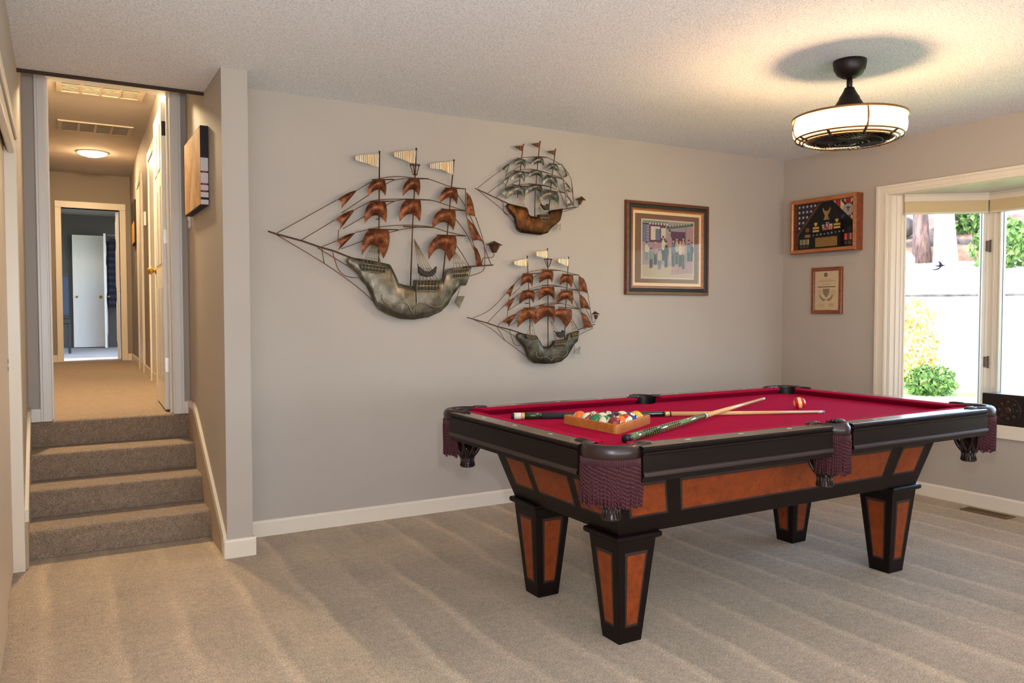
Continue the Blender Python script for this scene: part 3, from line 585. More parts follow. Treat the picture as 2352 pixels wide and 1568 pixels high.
sash('window_2', 'wide centre pane of the bay window at the right edge', B0, B1, .098, .098)
sash('window_3', 'right side pane of the bay window outside the picture', B1, A1, .052, .062)
b = MB(); b.tube([(5.575, 3.118, OZ0), (5.575, 3.118, OZ1)], .030, 12).tube([(5.575, 1.75, OZ0), (5.575, 1.75, OZ1)], .03, 12)
b.prism([(5.058, 3.52), (5.10, 3.52), (5.13, 3.50), (5.10, 3.475), (5.058, 3.50)], lambda a, c, z: (a, c, z), OZ0, OZ1)
b.prism([(5.058, 1.36), (5.10, 1.36), (5.13, 1.38), (5.10, 1.405), (5.058, 1.38)], lambda a, c, z: (a, c, z), OZ0, OZ1)
struct(b.build('trim_bay_mullion', M_trim))
M_blind_rail = mat('blind_headrail', rgb(214, 202, 184), .5); M_blind = mat('tan_blind_cloth', rgb(196, 176, 136), .8)
def blind(label, p, q, i0, i1):
    p = Vector((*p, 0)); q = Vector((*q, 0)); L = (q-p).length; ang = math.atan2((q-p).y, (q-p).x)
    t = thing('roller_blind', label, 'window blind', (p.x, p.y, 0), ang, 'rolled up blinds in the bay window')
    b = MB(); b.box(i0, L-i1, -.078, -.040, 1.992, 2.046).box(i0, L-i1, -.083, -.076, 2.030, 2.046); b.build('headrail', M_blind_rail, t, bevel=.003)
    b = MB(); b.box(i0+.004, L-i1-.004, -.070, -.044, 1.918, 1.992); b.build('rolled_cloth', M_blind, t)
    b = MB(); b.box(i0+.004, L-i1-.004, -.072, -.042, 1.908, 1.919); b.build('bottom_bar', M_blind_rail, t)
blind('tan roller blind rolled up above the left bay pane', A0, B0, .035, .035)
blind('tan roller blind rolled up above the wide centre bay pane', B0, B1, .035, .035)

# swallow sticker on the left pane
pv = (Vector((*B0, 0))-Vector((*A0, 0))).normalized(); pn = Vector((-pv.y, pv.x, 0))*-1
if pn.x > 0: pn = -pn
bird = [(-.052, -.022), (-.028, -.0215), (-.008, -.019), (.004, -.008), (.010, -.001), (.022, .002), (.030, .004), (.022, .007), (.012, .010), (.008, .018), (.001, .026), (-.010, .032), (-.006, .022), (-.003, .013), (-.006, .007), (-.016, .0055), (-.034, .0065), (-.018, -.001), (-.004, -.002), (-.004, -.007), (-.014, -.012), (-.030, -.016)]
bc = Vector((*A0, 0)) + pv*.294 + pn*.005; bc.z = 1.552
bird = [(a_*1.3, c_*1.25) for a_, c_ in bird]
b = MB(); b.prism(bird, lambda a, c, d_: tuple(pv*a + Vector((0, 0, c)) + pn*d_), 0, .0012)
M_bird = mat('violet_black_decal', rgb(40, 22, 66), .4)
o = b.build('bird_decal', M_bird); o.location = bc; tag(o, 'small dark swallow sticker on the left bay pane', 'sticker')

# ---- outside: lawn, bank, stones, trees (seen through the panes)
M_lawn = mat('lawn_grass', rgb(96, 128, 52), .95, spec=.1); n = N(M_lawn); v = n.coord('Object')
n.base(n.mix(.5, n.ramp(n.noise(v, 3.5, 5, .7), [(.35, rgb(84, 120, 46)), (.62, rgb(150, 172, 96))]), n.ramp(n.noise(v, .5, 3), [(.4, rgb(90, 124, 50)), (.6, rgb(176, 190, 130))])))
M_bank = mat('pale_concrete_bank', rgb(226, 218, 204), .9, spec=.1); n = N(M_bank); v = n.coord('Object')
n.base(n.ramp(n.noise(v, 1.5, 4, .6), [(.35, rgb(206, 198, 178)), (.65, rgb(236, 230, 220))]))
M_soil = mat('dry_soil', rgb(176, 140, 110), .95); n = N(M_soil); n.base(n.ramp(n.noise(n.coord('Object'), 2, 4, .7), [(.35, rgb(84, 60, 44)), (.65, rgb(126, 98, 76))]))
M_stone = mat('grey_stone', rgb(128, 116, 110), .9); n = N(M_stone); n.base(n.ramp(n.noise(n.coord('Object'), 3, 4, .7), [(.35, rgb(44, 38, 38)), (.65, rgb(84, 76, 70))])); 
M_bark = mat('pine_bark', rgb(112, 82, 72), .9); n = N(M_bark); v = n.coord('Object', (1, 1, .25)); f = n.noise(v, 9, 4, .7); n.base(n.ramp(f, [(.35, rgb(58, 42, 38)), (.65, rgb(112, 86, 76))])); n.bump(f, .5, .05)
M_pale_bark = mat('pale_birch_bark', rgb(236, 232, 230), .8); n = N(M_pale_bark); n.base(n.ramp(n.noise(n.coord('Object', (1, 1, 4)), 3, 3), [(.2, rgb(190, 184, 190)), (.35, rgb(238, 234, 234))]))
def leaf_mat(name, a, b_):
    m = mat(name, a, .7, spec=.2); n = N(m); n.base(n.ramp(n.noise(n.coord('Object'), 4, 3, .6), [(.35, a), (.65, b_)])); return m
M_leaf = leaf_mat('green_leaves', rgb(44, 72, 30), rgb(110, 138, 70)); M_leaf_warm = leaf_mat('yellow_orange_leaves', rgb(150, 150, 60), rgb(200, 140, 70))
CA, SA = math.cos(math.radians(33)), math.sin(math.radians(33))
def out(r, s, z): return (r*CA - s*SA, r*SA + s*CA, z)         # r away from the house along the view through the window, s to its left
def gz(r):
    prof = [(6, -.35), (19.4, -.35), (20.2, .25), (24, 1.62), (24.6, 1.95), (32.5, 3.05), (33.2, 3.75), (38, 5.2), (60, 8.0)]
    for (a, za), (b_, zb) in zip(prof, prof[1:]):
        if r <= b_: return za + (zb-za)*(r-a)/(b_-a)
    return 8.0
rs = [5.0, 8, 12, 16, 19.4]; b = MB(); b.grid([[out(r, s, -.35) for s in range(-26, 27, 4)] for r in rs], 0, False); o = b.build('ground_lawn', M_lawn); o['kind'] = 'structure'
rs = [19.4, 20.2, 22, 24, 24.15, 24.6, 28, 32.5]; b = MB(); b.grid([[out(r, s, gz(r)) for s in range(-26, 27, 4)] for r in rs], 0, False); o = b.build('ground_bank', M_bank); o['kind'] = 'structure'
rs = [32.5, 33.2, 35, 38, 46, 60]; b = MB(); b.grid([[out(r, s, gz(r)) for s in range(-34, 35, 4)] for r in rs], 0, False); o = b.build('ground_hillside', M_soil); o['kind'] = 'structure'
b = MB(); b.prism([(24.05, 1.60), (24.05, 1.70), (24.16, 1.72), (24.16, 1.60)], lambda a, c, d_: out(a, d_, c), -20, 20); tag(b.build('garden_kerb', M_stone), 'thin kerb line crossing the pale bank outside', 'kerb')
rr = random.Random(3); b = MB()
for row in range(2):
    s = -14.0
    while s < 14:
        w_ = rr.uniform(.7, 1.3); b.box(0, .5, 0, w_-.05, 0, .42, M=Matrix.Translation(out(33.1, s, 3.02+row*.43)) @ Matrix.Rotation(math.radians(33)+rr.uniform(-.03, .03), 4, 'Z')); s += w_
tag(b.build('stone_retaining_wall', M_stone, bevel=.06), 'low grey stone retaining wall behind the tree trunks outside', 'wall')
def trunk(label, r, s, rad, m_, h=9, crown=True):
    z0 = gz(r)-.1; b = MB(); pts = []; rad_ = []
    for k in range(9):
        t_ = k/8; x, y, _ = out(r, s+.12*math.sin(t_*4), 0); pts.append((x, y, z0+h*t_)); rad_.append(rad*(1.35 if k == 0 else 1.08 if k == 1 else 1-.35*t_))
    o_ = thing('tree', label, 'tree', (0, 0, 0)); b.tube(pts, rad_, 14); b.build('trunk', m_, o_)
    if crown: x, y, _ = out(r+.5, s+1.9, 0); c = MB(); foliage(c, (x, y, z0+h+.2), (1.5, 1.5, 1.6), 700, .22, rr); c.build('crown', M_leaf, o_)
def foliage(b, c, rad, num, size, rg):
    for _ in range(num):
        while True:
            p = Vector((rg.uniform(-1, 1), rg.uniform(-1, 1), rg.uniform(-1, 1)))
            if .35 < p.length < 1: break
        p = Vector((c[0]+p.x*rad[0], c[1]+p.y*rad[1], c[2]+p.z*rad[2]))
        R = Euler((rg.uniform(0, 6), rg.uniform(0, 6), rg.uniform(0, 6))).to_matrix(); s = size*rg.uniform(.6, 1.3)
        q = [R @ Vector(t_)*s + p for t_ in ((-.5, 0, 0), (0, -.28, .05), (.5, 0, 0), (0, .28, .05))]
        b.add(q, [(0, 1, 2, 3)], 0)
trunk('brown pine trunk rising from the bank behind the left pane', 32.3, -.07, .25, M_bark)
trunk('wide white sunlit trunk seen through the left pane', 31.6, -.80, .30, M_pale_bark, 11, False)
def shrub(label, r, s, rad, num, size, m_, zoff=0, group=None):
    x, y, _ = out(r, s, 0); b = MB(); foliage(b, (0, 0, rad[2]*.7), rad, num, size, rr)
    o_ = b.build('shrub', m_); o_.location = (x, y, gz(r)+zoff); tag(o_, label, 'shrub', group)
shrub('green shrub on the hillside in the upper corner of the left pane', 35.0, -1.55, (1.0, 1.0, 1.1), 900, .28, M_leaf)
shrub('yellow orange shrub at the left edge of the lawn', 18.8, .08, (.5, .45, 1.15), 900, .12, M_leaf_warm)
shrub('low green shrub at the end of the lawn', 17.2, -.22, (.50, .45, .34), 900, .11, M_leaf)
shrub('pale green shrub seen through the centre pane', 30.0, -2.5, (1.1, 1.1, .9), 900, .25, M_leaf)
b = MB(); b.sphere((0, 0, .2), (.45, .35, .40), 12, 7); o = b.build('garden_boulder', M_stone); o.location = out(34.2, .55, 4.3); tag(o, 'dark boulder on the hillside left of the trunk', 'boulder')
b = MB(); b.sphere((0, 0, .2), (.55, .45, .38), 12, 7); o = b.build('garden_boulder', M_bank); o.location = out(31.2, .62, 2.85); tag(o, 'pale rounded boulder at the foot of the pine trunk', 'boulder')

# ================================================================== POOL TABLE
TX, TY, TH = 2.6356, 2.6557, .0059
pt = thing('pool_table', 'dark espresso pool table with cherry panels and burgundy cloth, standing in the room', 'pool table', (TX, TY, 0), TH)
L2, W2, ZT, ZBED, OUT, WIN = 1.016, .508, .797, .765, .133, .055
# rails: six lengths, profile (distance out from the nose line, height)
RPROF = [(WIN, .740), (WIN, ZT), (.122, ZT), (.129, ZT-.002), (.1325, ZT-.007), (.1325, ZT-.012), (.127, ZT-.015), (.127, ZT-.018), (.1335, ZT-.021), (.1335, ZT-.028), (.131, ZT-.031),
         (.131, .712), (.135, .709), (.137, .704), (.137, .699), (.134, .695), (.126, .692), (.126, .678), (.095, .678), (.095, .740)]
def rail(a0, a1, off, M_):
    b = MB(); n_ = len(RPROF); vs = []
    for k in (a0, a1): vs += [(k, -(off+p_), z_) for p_, z_ in RPROF]
    b.add(vs, [tuple(range(n_)), tuple(reversed(range(n_, 2*n_)))], 0, False, M_)
    for i in range(n_):
        j = (i+1) % n_; mi = 1 if i in (1, 2) else (2 if i in (11, 12, 13, 14) else 0)
        b.add([vs[i], vs[j], vs[n_+j], vs[n_+i]], [(0, 1, 2, 3)], mi, False, M_)
    return b.build('rail', [M_espresso, M_railtop, M_bead], pt, merge=True)
def cushion(a0, a1, m0, m1, off, M_):
    """rubber cushion under the cloth; m0 / m1: how far the nose is set back at each end"""
    b = MB(); prof = [(0, .7905, 1), (.004, .794, .95), (.020, .7965, .7), (WIN+.001, ZT+.0005, 0), (WIN+.001, .758, 0), (.050, .758, .3), (.024, .774, .7), (.002, .788, 1)]
    n_ = len(prof); vs = []
    for e_ in (0, 1):
        for p_, z_, q in prof: vs.append((a0+m0*q if e_ == 0 else a1-m1*q, -(off+p_), z_))
    b.add(vs, [tuple(range(n_)), tuple(reversed(range(n_, 2*n_)))], 0, False, M_)
    for i in range(n_):
        j = (i+1) % n_; b.add([vs[i], vs[j], vs[n_+j], vs[n_+i]], [(0, 1, 2, 3)], 0, False, M_)
    return b.build('cushion', M_felt, pt, merge=True)
def diamond(M_, a, off):
    b = MB(); r_, s_ = .0135, .006; n_ = 12
    b.prism([(r_*math.cos(2*PI*k/n_)*1.0, s_*math.sin(2*PI*k/n_)) for k in range(n_)], lambda x_, y_, z_: (a+x_, -(off+.088)+y_, z_), ZT-.001, ZT+.0006, 0, M_)
    return b
RZ = lambda d_: Matrix.Rotation(math.radians(d_), 4, 'Z')
CE, SE, EE = L2-.022, .060, W2-.020            # rail end by corner, by side pocket, short rail end
for deg, off, spans in ((0, W2, ((-CE, -SE), (SE, CE))), (180, W2, ((-CE, -SE), (SE, CE))), (90, L2, ((-EE, EE),)), (-90, L2, ((-EE, EE),))):
    for a0, a1 in spans:
        Mr = RZ(deg); r_ = rail(a0, a1, off, Mr)
        long_ = len(spans) == 2
        c0 = .048 if (not long_ or a0 < -SE*2) else .020; c1 = .048 if (not long_ or a1 > SE*2) else .020
        cushion(a0-.012 if c0 > .03 else a0+.0, a1+.012 if c1 > .03 else a1, c0, c1, off, Mr)
        if long_: ks = (-3, -2, -1) if a0 < -SE*2 else (1, 2, 3)
        else: ks = (-1, 0, 1)
        for k in ks: diamond(Mr, k*.254, off).build('sight', M_pearl, r_)
# bed cloth with pocket cut-outs
def arc(cx, cy, r, a0, a1, n_=10): return [(cx+r*math.cos(math.radians(a0+(a1-a0)*k/n_)), cy+r*math.sin(math.radians(a0+(a1-a0)*k/n_))) for k in range(n_+1)]
bx, by, pr = L2+.040, W2+.040, .058
cu, cv = L2+.024, W2+.022
def quarter(sx, sy):
    return [(sx*x_, sy*y_) for x_, y_ in arc(cu, cv, pr, 285, 165, 12)]
bed = []
bed += arc(-cu, -cv, pr, 75+30, 15-30, 12)          # near left
bed += [(-pr, -by)] + arc(0, -by-.008, pr*.95, 165, 15, 10)[0:] + [(pr, -by)]
bed += arc(cu, -cv, pr, 195, 75, 12)
bed += arc(cu, cv, pr, 285, 165, 12)
bed += [(pr, by)] + arc(0, by+.008, pr*.95, -15, -165, 10) + [(-pr, by)]
bed += arc(-cu, cv, pr, 15, -105, 12)
bm = bmesh.new(); vv = [bm.verts.new((x_, y_, ZBED)) for x_, y_ in bed]; f_ = bm.faces.new(vv)
ex = bmesh.ops.extrude_face_region(bm, geom=[f_]); bmesh.ops.translate(bm, vec=(0, 0, -.028), verts=[q for q in ex['geom'] if isinstance(q, bmesh.types.BMVert)])
bmesh.ops.triangulate(bm, faces=[q for q in bm.faces if len(q.verts) > 4]); bmesh.ops.recalc_face_normals(bm, faces=bm.faces)
me = bpy.data.meshes.new('bed_cloth'); bm.to_mesh(me); bm.free(); me.materials.append(M_felt)
o = bpy.data.objects.new('bed_cloth', me); C.objects.link(o); o.parent = pt

# cabinet: an upside-down truncated pyramid
HU0, HV0, HU1, HV1, ZC0, ZC1 = .885, .372, .985, .432, .420, .700
b = MB(); b.frustum(HU0, HV0, ZC0, HU1, HV1, ZC1)
# thin bead on the lower corner edges
cab = b.build('cabinet', M_espresso, pt, bevel=.002)
def face_pt(side, s, z):
    t = (z-ZC0)/(ZC1-ZC0); hu = HU0+(HU1-HU0)*t; hv = HV0+(HV1-HV0)*t
    return {'n': (s*hu, -hv, z), 'f': (-s*hu, hv, z), 'l': (-hu, -s*hv, z), 'r': (hu, s*hv, z)}[side]
NRM = {'n': Vector((0, -1, -.22)), 'f': Vector((0, 1, -.22)), 'l': Vector((-1, 0, -.36)), 'r': Vector((1, 0, -.36))}
def plate(side, s0, s1, z0, z1, d0, d1, cut=0):
    nv = NRM[side].normalized(); q = [face_pt(side, s0, z0), face_pt(side, s1, z0), face_pt(side, s1, z1), face_pt(side, s0, z1)]
    q = [Vector(a_) for a_ in q]; b = MB(); b.add([a_+nv*d0 for a_ in q]+[a_+nv*d1 for a_ in q], [(0,1,2,3),(4,5,6,7),(0,1,5,4),(1,2,6,5),(2,3,7,6),(3,0,4,7)]); return b
for side, spans in (('n', ((-.92, -.742), (-.652, .660), (.762, .922))), ('f', ((-.92, -.742), (-.652, .652), (.742, .92))), ('l', ((-.80, -.455), (-.32, .32), (.455, .80))), ('r', ((-.80, -.455), (-.32, .32), (.455, .80)))):
    for s0, s1 in spans:
        g = .010 if side in 'nf' else .022
        plate(side, s0-g, s1+g, .484, .617, -.002, .0008).build('panel_moulding', M_bead, cab)
        plate(side, s0, s1, .493, .606, -.002, .0016).build('inlay_panel', M_cherry, cab)
# legs
for i, (lx, ly) in enumerate(((-1, -1), (-1, 1), (1, -1), (1, 1))):
    Mx = Matrix.Translation((lx*.7987, ly*.2821, 0)); b = MB()
    b.frustum(.0523, .0523, 0, .0895, .0895, .397, 0, Mx); b.frustum(.0495, .0495, 0.0, .0523, .0523, .004, 0, Mx)
    lg = b.build('leg', M_espresso, pt, bevel=.003)
    b = MB(); b.frustum(.100, .100, .397, .106, .106, .403, 0, Mx); b.frustum(.106, .106, .403, .106, .106, .416, 0, Mx).frustum(.106, .106, .416, .101, .101, .421, 0, Mx)
    b.build('leg_cap', M_espresso, lg, bevel=.002)
    def hw(z): return .0523+(.0895-.0523)*z/.397
    for k in range(4):
        Mk = Mx @ RZ(90*k)
        for wid, z0, z1, dd, m_, nm in ((.62, .062, .352, .0006, M_bead, 'panel_moulding'), (.50, .072, .340, .0014, M_cherry, 'leg_panel')):
            q = [(-hw(z0)*wid*.82, -hw(z0), z0), (hw(z0)*wid*.82, -hw(z0), z0), (hw(z1)*wid, -hw(z1), z1), (-hw(z1)*wid, -hw(z1), z1)]
            b = MB(); b.add([(x_, y_+.002, z_) for x_, y_, z_ in q]+[(x_, y_-dd, z_) for x_, y_, z_ in q], [(0,1,2,3),(4,5,6,7),(0,1,5,4),(1,2,6,5),(2,3,7,6),(3,0,4,7)], 0, False, Mk)
            b.build(nm, m_, lg)
# pockets ----------------------------------------------------------
def twisted(b, p, length, r, turns, sway, mi0, mi1, rg, ph=0):
    n_ = int(turns*6)
    for half in (0, 1):
        pts = []
        for k in range(n_+1):
            t = k/n_; a = 2*PI*turns*t + PI*half + ph
            pts.append((p[0]+math.cos(a)*r*.62+sway[0]*t*t, p[1]+math.sin(a)*r*.62+sway[1]*t*t, p[2]-length*t))
        b.tube(pts, r*.60, 4, mi0 if half else mi1)
def pocket(cx, cy, deg, R, span, rim, fr_len, corner, seed):
    """leather hood round the outside of a pocket, local +x points out of the table"""
    rg = random.Random(seed); root = MB(); Mp = Matrix.Translation((cx, cy, 0)) @ RZ(deg)
    a0, a1 = -math.radians(span), math.radians(span)
    prof = [(R-rim, ZT-.012), (R-rim, ZT+.001), (R-rim*.75, ZT+.006), (R-rim*.35, ZT+.006), (R-.006, ZT+.001), (R, ZT-.008), (R+.001, ZT-.022), (R-.001, ZT-.038), (R-.006, ZT-.044), (R-.010, ZT-.040), (R-.012, ZT-.012)]
    sx = 1.0 if corner else 1.45; bs = 1.0
    def asp(x_, y_, z_): return (x_*sx, y_, z_)
    nA = 28; rows = []
    for k in range(nA+1):
        a = a0+(a1-a0)*k/nA; end = min(k, nA-k)/nA
        fade = min(1.0, .55+end*6)
        rows.append([asp(math.cos(a)*(R-(R-r_)*1.0), math.sin(a)*(R-(R-r_)), ZT-(ZT-z_)*(fade if z_ < ZT-.012 else 1)) for r_, z_ in prof])
    for k, row in enumerate(rows): row.append(row[0])
    root.grid(rows, 0, True, Mp)
    root.add(rows[0][:-1], [tuple(range(len(prof)))], 0, False, Mp); root.add(rows[-1][:-1], [tuple(reversed(range(len(prof))))], 0, False, Mp)
    # carved fingers reaching along the rails
    for sgn in (-1, 1):
        a = sgn*math.radians(span); e = Vector(asp(math.cos(a)*(R-.012), math.sin(a)*(R-.012), 0)); 
        along = Vector((-math.cos(math.radians(45)) if corner else 0, sgn*(math.sin(math.radians(45)) if corner else 1), 0)); side = Vector((-along.y, along.x, 0))*sgn
        for q, (o_, ln, zz) in enumerate(((-.010, .055, ZT+.002), (.006, .048, ZT+.001), (.016, .036, ZT-.007))):
            p0 = e + side*o_*-1; pts = [p0+along*(ln*t) + Vector((0, 0, zz)) for t in (-.25, 0, .3, .6, .85, 1)]
            root.tube(pts, [.006, .0075, .0075, .007, .005, .002], 8, 0, False, Mp)
    hood = root.build('pocket', M_leather, pt)
    # liner: the dark leather seen inside the hole
    b = MB(); b.lathe([(.058, ZT-.001), (.0585, .76), (.060, .715), (.056, .690)], 22, 0, Mp, math.radians(-128), math.radians(128))
    b.build('pocket_liner', M_leather_dark, hood)
    # bucket: straps gathered into a carved cup
    b = MB(); nS = 8
    for k in range(nS):
        aa = 2*PI*(k+.5)/nS
        for sg in (-1, 1):
            pts = []
            for t in range(7):
                q = t/6; r_ = .058-.002*math.sin(q*PI)+(-.030)*q**2.2 + .010*math.sin(q*PI); a = aa+sg*.39*math.sin(q*PI)*(1 if q < .98 else 1)
                pts.append((r_*math.cos(a), r_*math.sin(a), .700-.112*q))
            b.tube(pts, [.0075, .007, .0065, .007, .0075, .008, .008], 6, 0, False, Mp)
    b.lathe([(.0, .598), (.026, .598), (.031, .592), (.0285, .578), (.027, .566), (.029, .552), (.033, .546), (.030, .541), (.0, .541)], 20, 0, Mp)
    for k in range(14):
        a = 2*PI*k/14; b.tube([(.0305*math.cos(a), .0305*math.sin(a), .590), (.0275*math.cos(a), .0275*math.sin(a), .568), (.0320*math.cos(a), .0320*math.sin(a), .546)], .0035, 5, 0, False, Mp)
    b.lathe([(.060, .712), (.064, .706), (.060, .698)], 20, 0, Mp)
    b.build('pocket_cup', M_leather, hood)
    # fringe of twisted cords in two staggered layers
    b = MB(); Rf = R+.001; fa = min(span, 84); a0, a1 = -math.radians(fa), math.radians(fa); arc_len = Rf*2*math.radians(fa); nF = int(arc_len/.0056)
    for k in range(nF+1):
        a = a0+(a1-a0)*k/nF; x_, y_ = math.cos(a)*Rf*sx, math.sin(a)*Rf
        sw = (rg.uniform(-.004, .004)-.004*math.cos(a), rg.uniform(-.005, .005)-.004*math.sin(a))
        twisted(b, (x_, y_, ZT-.062), fr_len-.022+rg.uniform(-.006, .006), .0034, 10, sw, 0, 1, rg, -k*.85+rg.uniform(-.25, .25))
        b.tube([(x_, y_, ZT-.038), (x_*1.004, y_*1.004, ZT-.050), (x_, y_, ZT-.064)], .0019, 4, 1)
    for k in range(nF):
        a = a0+(a1-a0)*(k+.5)/nF; b.tube([(math.cos(a)*(Rf-.003)*sx, math.sin(a)*(Rf-.003), ZT-.060-q*(fr_len-.03)/4) for q in range(5)], .0028, 4, 0)
    rows = [[(math.cos(a0+(a1-a0)*k/30)*(Rf-.002)*sx, math.sin(a0+(a1-a0)*k/30)*(Rf-.002), ZT-z_) for z_ in (.036, .064)] for k in range(31)]
    b.grid(rows, 0)
    fo = b.build('fringe', [M_fringe, M_fringe2], hood, recalc=False)
    for v_ in fo.data.vertices: v_.co = Mp @ v_.co
    return hood
RC = .106
for cx, cy, deg in ((-cu, -cv, 225), (-cu, cv, 135), (cu, -cv, -45), (cu, cv, 45)):
    pocket(cx, cy, deg, RC, 96, .040, .156, True, int(deg)+300)
for cx, cy, deg in ((0, -W2-.048, -90), (0, W2+.048, 90)):
    pocket(cx, cy, deg, .071, 88, .020, .152, False, int(deg)+300)

# ------------------------------------------------------------------ things lying on the table (table frame -> room)
MT = Matrix.Translation((TX, TY, 0)) @ Matrix.Rotation(TH, 4, 'Z')
def tw(u, v, z=0): return MT @ Vector((u, v, z))
# triangle rack
BR = .028575; dy_, dx_ = .0582, .0504
P44, P40, P00 = (-.744, .075), (-.741, -.158), (-.540, -.043)
def offs(pts, d):
    n_ = len(pts); out_ = []
    for i in range(n_):
        p, q, r_ = Vector(pts[i-1]), Vector(pts[i]), Vector(pts[(i+1) % n_])
        e1 = (q-p).normalized(); e2 = (r_-q).normalized(); n1 = Vector((e1.y, -e1.x)); n2 = Vector((e2.y, -e2.x)); bis = (n1+n2).normalized()
        out_.append(q+bis*(d/bis.dot(n1)))
    return out_
def rounded(pts, rad, n_=6):
    out_ = []; m_ = len(pts)
    for i in range(m_):
        p, q, r_ = Vector(pts[i-1]), Vector(pts[i]), Vector(pts[(i+1) % m_]); d1 = (p-q).normalized(); d2 = (r_-q).normalized()
        half = math.acos(max(-1, min(1, d1.dot(d2))))/2; tl = rad/math.tan(half); c_ = q+(d1+d2).normalized()*(rad/math.sin(half)); s_ = q+d1*tl; e_ = q+d2*tl
        a0 = math.atan2((s_-c_).y, (s_-c_).x); a1 = math.atan2((e_-c_).y, (e_-c_).x); da = (a1-a0+PI) % (2*PI)-PI
        out_ += [(c_.x+rad*math.cos(a0+da*k/n_), c_.y+rad*math.sin(a0+da*k/n_)) for k in range(n_+1)]
    return out_
tri = [Vector(P40), Vector(P00), Vector(P44)]     # counter-clockwise seen from above
inner = rounded(offs(tri, .0315), .012); outer = rounded(offs(tri, .0435), .016)
rc = tw(-.675, -.042, ZBED)
b = MB(); n_ = len(inner); Mi = Matrix.Translation(-rc) @ MT
zr0, zr1 = ZBED+.0005, ZBED+.0365
vs = [(*p, zr0) for p in outer]+[(*p, zr1-.002) for p in outer]+[(*p, zr1) for p in offs([Vector(q) for q in outer], -.002)]+[(*p, zr1) for p in inner]+[(*p, zr0) for p in inner]
fs = []
for L_ in range(5):
    for i in range(n_):
        j = (i+1) % n_; a_ = L_*n_; c_ = ((L_+1) % 5)*n_; fs.append((a_+i, a_+j, c_+j, c_+i))
b.add(vs, fs, 0, False, Mi); rack = b.build('ball_rack', M_rack); rack.location = rc
tag(rack, 'honey coloured wooden triangle rack holding the balls on the cloth', 'ball rack')

def ball_mat(name, col, stripe, cream=rgb(236, 226, 190)):
    m = mat('ball_'+name, col, .08, spec=.6, coat=.5); n = N(m)
    c = n.n('ShaderNodeTexCoord'); s_ = n.n('ShaderNodeSeparateXYZ'); n.l(c.outputs['Object'], s_.inputs[0])
    cur = col
    if stripe: cur = n.mix(n.math('GREATER_THAN', n.math('ABSOLUTE', s_.outputs[2]), stripe), col, cream)
    cur = n.mix(n.math('GREATER_THAN', s_.outputs[0], BR*.92), cur, cream)
    n.base(cur); return m
M_ink = mat('number_ink', rgb(24, 22, 26), .3)
def number_mesh(txt):
    cd = bpy.data.curves.new('n', 'FONT'); cd.body = txt; cd.size = .0135 if len(txt) == 1 else .0115; cd.align_x = 'CENTER'; cd.align_y = 'CENTER'
    to = bpy.data.objects.new('n', cd); C.objects.link(to); bpy.context.view_layer.update()
    me = bpy.data.meshes.new_from_object(to.evaluated_get(bpy.context.evaluated_depsgraph_get())); bpy.data.objects.remove(to)
    bm = bmesh.new(); bm.from_mesh(me)
    for v_ in bm.verts:      # wrap onto the ball about +x (text right = +y, text up = +z)
        q = Vector((BR*.999, v_.co.x, v_.co.y)).normalized()*(BR+.00025); v_.co = q
    bm.to_mesh(me); bm.free(); me.materials.clear(); me.materials.append(M_ink); return me
sb = MB(); sb.sphere((0, 0, 0), BR, 40, 26); ball_proto = sb.build('pool_ball', M_black, merge=True); ball_me = ball_proto.data; bpy.data.objects.remove(ball_proto)
def ball(name, num, col, stripe, u, v, face, spin, label, group=None, axis=None):
    """face: direction (table frame) the number circle points to"""
    me = ball_me.copy(); me.materials.clear(); me.materials.append(ball_mat(name, col, stripe))
    o = bpy.data.objects.new('pool_ball', me); C.objects.link(o)
    f_ = Vector(face).normalized(); f_ = (MT.to_3x3() @ f_).normalized()
    z_ = Vector((0, 0, 1)) - f_*f_.z; z_ = z_.normalized() if z_.length > .05 else Vector((0, 1, 0)); y_ = z_.cross(f_)
    z2 = z_*math.cos(math.radians(spin))+y_*math.sin(math.radians(spin)); y2 = z2.cross(f_)
    if axis is not None:
        z2 = (MT.to_3x3() @ Vector(axis)).normalized(); f_ = (f_ - z2*f_.dot(z2)).normalized(); y2 = z2.cross(f_)
    o.matrix_world = Matrix.Translation(tw(u, v, ZBED+BR)) @ Matrix((f_, y2, z2)).transposed().to_4x4()
    tag(o, label, 'pool ball', group or 'pool balls in the triangle rack')
    if num:
        t = bpy.data.objects.new('number', number_mesh(num)); C.objects.link(t); t.parent = o
    return o
TC = Vector((-.66, -.74, .16)).normalized(); RT_ = Vector((.867, -.50, 0)); UP_ = Vector((0, 0, 1))
def look(a, r_, u_): return TC*a + RT_*r_ + UP_*u_
def gpos(k, j):     # k = 0 apex row ... 4 base row, j = 0 near side
    t = k/4; base = (P00[0]+(P40[0]-P00[0])*t + (P44[0]-P40[0])*(j/4), P00[1]+(P40[1]-P00[1])*t+(P44[1]-P40[1])*(j/4)); return base
OR, MR, GR, RD, YE, BL, PU, BK = rgb(244, 110, 20), rgb(132, 16, 26), rgb(10, 120, 74), rgb(206, 30, 24), rgb(240, 176, 20), rgb(36, 46, 130), rgb(52, 36, 66), rgb(18, 18, 20)
S = BR*.52
ball('orange', '5', OR, 0, *gpos(4, 4), look(.1, -1, .6), 0, 'solid orange ball in the far left corner of the rack')
ball('maroon_stripe', '15', MR, S, *gpos(4, 3), look(-.8, .3, .3), 0, 'maroon and white striped ball beside the solid orange one', axis=look(-.05, -.60, .80))
ball('green', '6', GR, 0, *gpos(4, 2), look(.75, .62, -.06), 0, 'solid green ball with its number facing the camera')
ball('green_stripe', '14', GR, S*.80, *gpos(4, 1), look(.80, .48, .10), 0, 'white ball with a green stripe, next to the solid maroon ball', axis=look(-.50, .85, .02))
